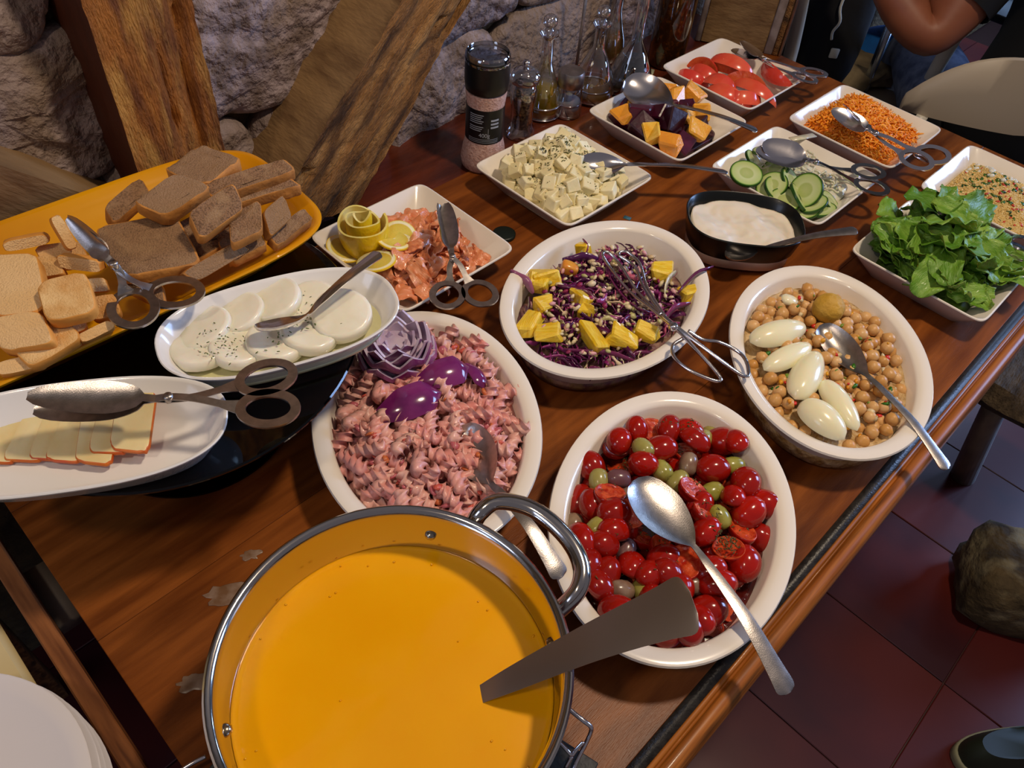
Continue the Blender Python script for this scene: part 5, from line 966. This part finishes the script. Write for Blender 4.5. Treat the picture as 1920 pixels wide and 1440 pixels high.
# ================================================================= SURROUNDINGS
m_cream = M('cream_tablecloth', 'cdbb8c', .7, c2='c4b080', ns=5); ST = P(0, 1250, -.012)
mb = MB(); box(mb, (-.93, -.9, -.018), (-.10, -.082, -.004), bev=.006); tb = thing('side_table', 'cream covered side table at the lower left corner', 'table', (-.6, -.5, FZ)); o = put('tabletop', mb.mesh('tabletop', m_cream, sharp=40), tb); o.location = -Vector((-.6, -.5, FZ))
for x, y in ((-.88, -.15), (-.2, -.15), (-.88, -.8), (-.2, -.8)): mb = MB(); box(mb, (x-.02, y-.02, FZ), (x+.02, y+.02, -.018)); o = put('leg', mb.mesh('leg', m_endb), tb); o.location = -Vector((-.6, -.5, FZ))
m_pl = M('stacked_plate_glaze', 'd8d4d8', .2, coat=.4)
mb = MB(); lathe(mb, [(.06, 0), (.07, .001), (.112, .010), (.125, .016), (.1265, .0175), (.125, .0185), (.112, .0135), (.075, .005), (.01, .004)], 72); plm = mb.mesh('dinner_plate', m_pl, sharp=60)
pq = P(-150, 1590, .045)
for i, lb in enumerate(('lowest', 'second', 'third', 'fourth', 'fifth', 'topmost')): put('dinner_plate', plm, None, (pq.x+.002*math.sin(i*2.2), pq.y+.002*math.cos(i*3), -.004+i*.0095), (0, 0, 0), 1, 'white dinner plate, %s of the stack in the lower left corner' % lb, 'plate', 'stacked white plates')
m_wleg = M('pale_turned_wood', '8a7a68', .45, c2='6d6258', ns=12, stretch=(3, 3, 1)); m_bench = M('rough_bench_wood', '5a4a34', .8, c2='302416', ns=16, stretch=(4, 1, 4), bump=(60, 1), bdist=.006)
bn = thing('rough_stool', 'rough dark wooden stool with a pale round leg, right of the table', 'stool', (.12, 1.62, FZ))
a0 = P(1805, 893, FZ); a1_ = P(1862, 770, FZ+.30); mb = MB(); tube(mb, [a0-Vector(bn.location), a1_-Vector(bn.location), (a1_+(a1_-a0)*.12)-Vector(bn.location)], [.028, .024, .024], 20); put('leg', mb.mesh('leg', m_wleg), bn)
b0 = P(1925, 720, -.38)-Vector(bn.location); mb = MB()
for i in range(2): pass
rings(mb, [[(b0.x-.10+t*.55, b0.y+q[0]+.01*nz((t*5, q[0]*20, 0), 2), b0.z+q[1]+.012*nz((t*5, q[1]*20, 3), 2)) for q in ((-.09, -.03), (0, -.035), (.10, -.03), (.13, 0), (.10, .03), (0, .035), (-.09, .03), (-.12, 0))] for t in [k/16 for k in range(17)]]); put('seat_plank', mb.mesh('seat_plank', m_bench, sharp=40), bn)
for dx, dy in ((.42, .1), (.42, -.1)): mb = MB(); tube(mb, [(b0.x+dx, b0.y+dy, 0), (b0.x+dx, b0.y+dy, b0.z-.02)], .025, 14); put('leg', mb.mesh('leg', m_wleg), bn)
rk = P(1905, 1085, FZ+.08); mb = MB(); blob(mb, (0, 0, 0), (.13, .10, .17), ICO3, .35, 1.6, 5); V = []
mb2_ = MB()
for p in ICO3[0]: e = 9; m = (abs(p.x)**e+abs(p.y)**e+abs(p.z)**e)**(1/e); q = p/m; k = 1+.09*nz(q, 1.5, 4)+.05*nz(q, 5, 4); V.append(Vector((q.x*.12, q.y*.09, q.z*.085))*k)
mb2_.add(V, ICO3[1]); put('stone_block', mb2_.mesh('stone_block', M('mossy_stone', '5c4c30', .85, c2='2c2214', ns=16, bump=(40, 1), bdist=.01, c3='8a8064', ns3=14)), None, (rk.x+.02, rk.y, FZ+.083), (0, 0, .5), 1, 'rough mossy brown stone block standing on the floor at the right', 'stone')
m_shoe = M('dark_green_shoe', '20281c', .6); sh = P(1935, 1400, FZ+.05); shoe = thing('shoe', 'dark shoe with a pale sole at the lower right corner', 'shoe', (sh.x, sh.y, FZ), .9)
mb = MB(); loft(mb, .135, .045, 2.6, [(.004, 0), (0, .004), (0, .020), (.002, .024)], 40); put('sole', mb.mesh('sole', M('pale_sole', '8c8a6c', .6)), shoe)
mb = MB(); rings(mb, [[(x*(1-.25*f*f)-.02*f, y*(1-.35*f), .022+.065*f*(1.0 if x < .02 else max(.35, 1-(x-.02)*6))) for x, y in [sup(2*PI*(k+.5)/40, .13, .042, 2.6) for k in range(40)]] for f in (0, .4, .7, .9, 1)]); put('upper', mb.mesh('upper', m_shoe, sharp=60), shoe)
# white chair behind the table end
hv, rv = Vector((-.65, .76, 0)), Vector((.76, .65, 0)); m_chw = M('beige_chair_plastic', 'a89c8a', .45); m_chf = M('grey_chair_tube', 'd0ccc0', .35)
CB = P(1697, 210, -.045)+rv*.235; ch = thing('folding_chair', 'beige plastic folding chair with rounded back at the far table end', 'chair', (CB.x, CB.y, FZ), math.atan2(rv.y, rv.x))
mb = MB(); R = []
for i in range(25):
    s_ = -1+2*i/24; x = s_*.235; top = .155*(1-abs(s_)**3.2*.72); yy = -.035*(1-s_*s_)+.03; zb = .685+.012*abs(s_); zt = .685+top
    R.append([(x, yy-.006, zb), (x, yy-.010, (zb+zt)/2), (x, yy-.004, zt), (x, yy+.004, zt+.002), (x, yy+.008, (zb+zt)/2), (x, yy+.004, zb-.002)])
rings(mb, R); put('backrest', mb.mesh('backrest', m_chw, sharp=70), ch)
mb = MB(); loft(mb, .21, .20, 4, [(.01, .44), (0, .445), (0, .462), (.012, .468)], 48); mb.v = [(x, y+.26, z) for x, y, z in mb.v]; put('seat', mb.mesh('seat', m_chw, sharp=50), ch)
for sx in (-1, 1):
    mb = MB(); tube(mb, smooth([(sx*.215, -.06, 0), (sx*.215, -.01, .35), (sx*.205, .02, .56), (sx*.190, .012, .695)], 5), .012, 12); put('leg', mb.mesh('leg', m_chf), ch)
    mb = MB(); tube(mb, [(sx*.195, .46, 0), (sx*.195, .28, .42), (sx*.195, .12, .52)], .012, 12); put('leg', mb.mesh('leg', m_chf), ch)
mb = MB(); tube(mb, [(-.205, .27, .435), (.205, .27, .435)], .008, 10); put('stretcher', mb.mesh('stretcher', m_chf), ch)
# ---- person seated on the folding chair, seen from behind
m_skin = M('brown_skin', '8a5238', .5, c2='7c4630', ns=12, sss=.1); m_shirt = M('black_tshirt', '06070b', .85); m_jean = M('blue_jeans', '4c5872', .8, c2='76829c', ns=30, stretch=(1, 1, 1), bump=(40, .5), bdist=.004); m_hair = M('dark_hair', '0e0a08', .7)
pel = Vector((CB.x, CB.y, -.225))+hv*.22+rv*.14; U_ = UP
def P3(base, f=0, r=0, u=0): return base+hv*f+rv*r+UP*u
chest = P3(pel, .03, 0, .40); neck = P3(pel, .05, 0, .58); J = {}; edges = []; rad = []
pts = []
def node(p, r, par=None): pts.append(Vector(p)); rad.append(r); i = len(pts)-1; (edges.append((par, i)) if par is not None else None); return i
n0 = node(pel, (.165, .125)); n1 = node(P3(pel, .01, 0, .16), (.150, .115), n0); n2 = node(P3(pel, .02, 0, .32), (.165, .12), n1); n3 = node(P3(pel, .04, 0, .46), (.13, .10), n2); n4 = node(neck, (.062, .062), n3)
n5 = node(P3(pel, .07, 0, .70), (.085, .10), n4); n6 = node(P3(pel, .08, 0, .80), (.088, .105), n5); n7 = node(P3(pel, .07, 0, .87), (.06, .07), n6)
armn, legn = [], []
def hand(par, w, d, side, up_):
    side = side.normalized(); d = d.normalized(); pm = node(w+d*.05, (.034, .017), par)
    for k, (o_, L) in enumerate(((-.030, .062), (-.010, .075), (.010, .070), (.029, .055))):
        a = node(w+d*.095+side*o_, (.0105, .0105), pm); b = node(pts[a]+d*L*.55-up_*.010, (.0098, .0098), a); node(pts[b]+d*L*.40-up_*.022, (.0085, .0085), b)
    a = node(w+d*.045-side*.040, (.0125, .0125), pm); node(pts[a]+d*.04-side*.012-up_*.012, (.010, .010), a)
for sd_, el, ha in ((-1, P(1738, 82, .03), P(1630, -90, .16)), (1, None, None)):
    sh_ = P3(pel, .04, sd_*.205, .46)
    if el is None: el = P3(sh_, .16, .05, -.30); ha = P3(el, .26, -.12, .06)
    a = node(sh_, (.085, .082), n3); b = node(sh_.lerp(el, .5), (.072, .070), a); c = node(el, (.056, .054), b); d = node(el.lerp(ha, .35), (.062, .056), c); e = node(ha, (.032, .026), d); dd = ha-el; hand(e, ha, dd, rv*sd_, UP)
for sd_ in (-1, 1):
    hp = P3(pel, .05, sd_*.10, -.01); kn = P3(hp, .40, sd_*.04+.03, .06); an = Vector((kn.x, kn.y, FZ+.09))-hv*.03
    a = node(hp, (.105, .10), n0); b = node(hp.lerp(kn, .5), (.092, .09), a); c = node(kn, (.072, .072), b); d = node(kn.lerp(an, .4), (.064, .062), c); e = node(an, (.042, .042), d); node(an+hv*.17-UP*.05, (.04, .030), e)
me = bpy.data.meshes.new('sk'); me.from_pydata([tuple(p) for p in pts], edges, []); so = bpy.data.objects.new('sk', me); col_.objects.link(so)
sm = so.modifiers.new('s', 'SKIN'); sm.use_smooth_shade = True; sm.branch_smoothing = .6
for i, v in enumerate(me.skin_vertices[0].data): v.radius = rad[i]; v.use_root = (i == 0)
ss = so.modifiers.new('u', 'SUBSURF'); ss.levels = 2
dg = bpy.context.evaluated_depsgraph_get(); bm_ = bpy.data.meshes.new_from_object(so.evaluated_get(dg)); bpy.data.objects.remove(so)
bm_.name = 'person'; bm_.materials.clear(); bm_.materials.append(m_skin)
o0 = Vector((pel.x, pel.y, FZ))
for v in bm_.vertices: v.co -= o0
for p in bm_.polygons: p.use_smooth = True
person = put('person', bm_, None, o0, (0, 0, 0), 1, 'person in a black t-shirt and jeans seated on the beige chair, left elbow bent', 'person')
def near(co):
    w_ = co+o0; best = min(range(len(edges)), key=lambda k: (w_-(pts[edges[k][0]]+pts[edges[k][1]])/2).length); return edges[best]
legids = set(); 
def garment(name, mat, test, off):
    vs = {}; V, Fs = [], []
    for p in bm_.polygons:
        c = p.center+o0
        if not test(c): continue
        f = []
        for vi in p.vertices:
            if vi not in vs: v = bm_.vertices[vi]; vs[vi] = len(V); V.append(v.co+v.normal*(off+.004*nz(v.co, 14, 3)))
            f.append(vs[vi])
        Fs.append(tuple(f))
    if V: mb = MB(); mb.add(V, Fs); put(name, mb.mesh(name, mat), person)
sleeve = lambda c, s_: (c-P3(pel, .04, s_*.205, .46)).length < .17
garment('tshirt', m_shirt, lambda c: (pel.z-.02 < c.z < pel.z+.54 and abs((c-pel).dot(rv)) < .185 and -.19 < (c-pel).dot(hv) < .17) or sleeve(c, -1) or sleeve(c, 1), .012)
garment('jeans', m_jean, lambda c: (c.z > FZ+.11 and (c-pel).dot(hv) > -.2 and (c.z < pel.z+.04 or (c.z < pel.z+.14 and (c-pel).dot(hv) > .12))), .010)
garment('shoes', m_shoe, lambda c: c.z < FZ+.13, .008)
hc = P3(pel, .085, 0, .79)-o0; mb = MB(); blob(mb, hc-hv*.018+UP*.025, (.100, .100, .115), ICO3, .08, 3, 2); put('hair', mb.mesh('hair', m_hair), person)
for s_ in (-1, 1):
    mb = MB(); blob(mb, hc+hv*.098+rv*s_*.033, .012, ICO2); put('eye', mb.mesh('eye', M('eye_white', 'd8d4cc', .2)), person)
    mb = MB(); blob(mb, hc+rv*s_*.098-UP*.01, (.012, .018, .03), ICO2); put('ear', mb.mesh('ear', m_skin), person)
mb = MB(); blob(mb, hc+hv*.115-UP*.025, (.014, .016, .024), ICO2); put('nose', mb.mesh('nose', m_skin), person)
mb = MB(); blob(mb, hc+hv*.100-UP*.065, (.024, .012, .007), ICO2); put('mouth', mb.mesh('mouth', M('lips', '7a3a34', .5)), person)
# ---- things beyond the table end
m_bp = M('black_backpack_fabric', '0c0d12', .85, bump=(50, .4)); m_cord = M('white_cord', 'b8b8b0', .7); m_kh = M('khaki_fabric', '8a7a5c', .85, c2='6a5c44', ns=20, bump=(30, .6), bdist=.006); m_blue = M('blue_fabric', '0c64b8', .7, c2='0a4a94', ns=14)
bpc = P(1562, 50, -.10); bp = thing('backpack', 'black backpack with a white cord hanging on a chair beyond the tomato dish', 'backpack', bpc, math.radians(38))
mb = MB(); V = []
for p in ICO3[0]: e = 3.4; m = (abs(p.x)**e+abs(p.y)**e+abs(p.z)**e)**(1/e); q = p/m; V.append(Vector((q.x*.080, q.y*.07, q.z*.16))*(1+.07*nz(q, 1.6, 9)))
mb.add(V, ICO3[1]); put('bag', mb.mesh('bag', m_bp), bp)
mb = MB(); tube(mb, smooth([(-.02, -.076, .13), (-.024, -.080, .08), (-.012, -.080, .045), (-.02, -.080, .02), (-.016, -.08, -.0)], 4), .0035, 8); put('cord', mb.mesh('cord', m_cord), bp)
mb = MB(); box(mb, (-.008, -.084, -.045), (.014, -.078, -.020), bev=.002); put('tag', mb.mesh('tag', m_cord), bp)
for s_ in (-1, 1): mb = MB(); tube(mb, smooth([(s_*.05, .05, .14), (s_*.06, .10, .08), (s_*.06, .10, -.06), (s_*.05, .06, -.13)], 5), .010, 8, flat=.5); put('strap', mb.mesh('strap', m_bp), bp)
q = P(1560, 128, -.26); mb = MB(); blob(mb, (0, 0, 0), (.15, .12, .05), ICO3, .35, 2.2, 8); put('khaki_jacket', mb.mesh('khaki_jacket', m_kh), None, q, (0, 0, .6), 1, 'crumpled khaki jacket under the black backpack', 'jacket')
q = P(1665, 140, -.36); mb = MB(); blob(mb, (0, 0, 0), (.17, .13, .14), ICO3, .25, 2, 12); put('blue_bag', mb.mesh('blue_bag', m_blue), None, q, (0, 0, .6), 1, 'bright blue bag lying below the khaki jacket', 'bag')
cq = P(1478, 118, -.16); c2q = P(1510, -40, .12)
c2 = thing('tube_chair', 'pale tubular chair carrying the black backpack', 'chair', (cq.x, cq.y, FZ), math.radians(38)); cl = c2.location
Rm = Matrix.Rotation(-math.radians(38), 3, 'Z')
for dx in (0, .36):
    mb = MB(); A_ = [Vector((dx, 0, 0)), Vector((dx, 0, .36)), Rm @ (cq-cl)+Vector((dx, 0, 0)), Rm @ (c2q-cl)+Vector((dx, 0, 0))]; tube(mb, smooth(A_, 5), .017, 12); put('leg', mb.mesh('leg', m_chf), c2)
    mb = MB(); tube(mb, [(dx, .24, 0), (dx, .20, .44)], .014, 10); put('leg', mb.mesh('leg', m_chf), c2)
mb = MB(); box(mb, (-.01, -.02, .44), (.37, .22, .46), bev=.006); put('seat', mb.mesh('seat', m_chw), c2)
# dark bistro table in front of the seated person, steel leg catching the daylight
m_dk = M('dark_table_leg', '0a0a0c', .5); m_sl = M('brushed_steel_leg', 'b8c4d4', .25, 1)
l0, l1 = P(1674, 36, -.03), P(1618, 175, -.30); dt = thing('bistro_table', 'dark bistro table beyond the buffet with a bright steel leg', 'table', (l0.x-.05, l0.y+.15, FZ)); dl = Vector(dt.location)
mb = MB(); tube(mb, [l0-dl, l1-dl, l1+(l1-l0)*1.3-dl], .013, 4); put('leg', mb.mesh('leg', m_sl), dt)
mb = MB(); box(mb, (-.20, .10, .705), (.25, .70, .725), bev=.004); put('tabletop', mb.mesh('tabletop', m_dk), dt)
for x, y in ((-.17, .13), (-.17, .66), (.22, .66)): mb = MB(); box(mb, (x-.02, y-.02, 0), (x+.02, y+.02, .706)); put('leg', mb.mesh('leg', m_dk), dt)
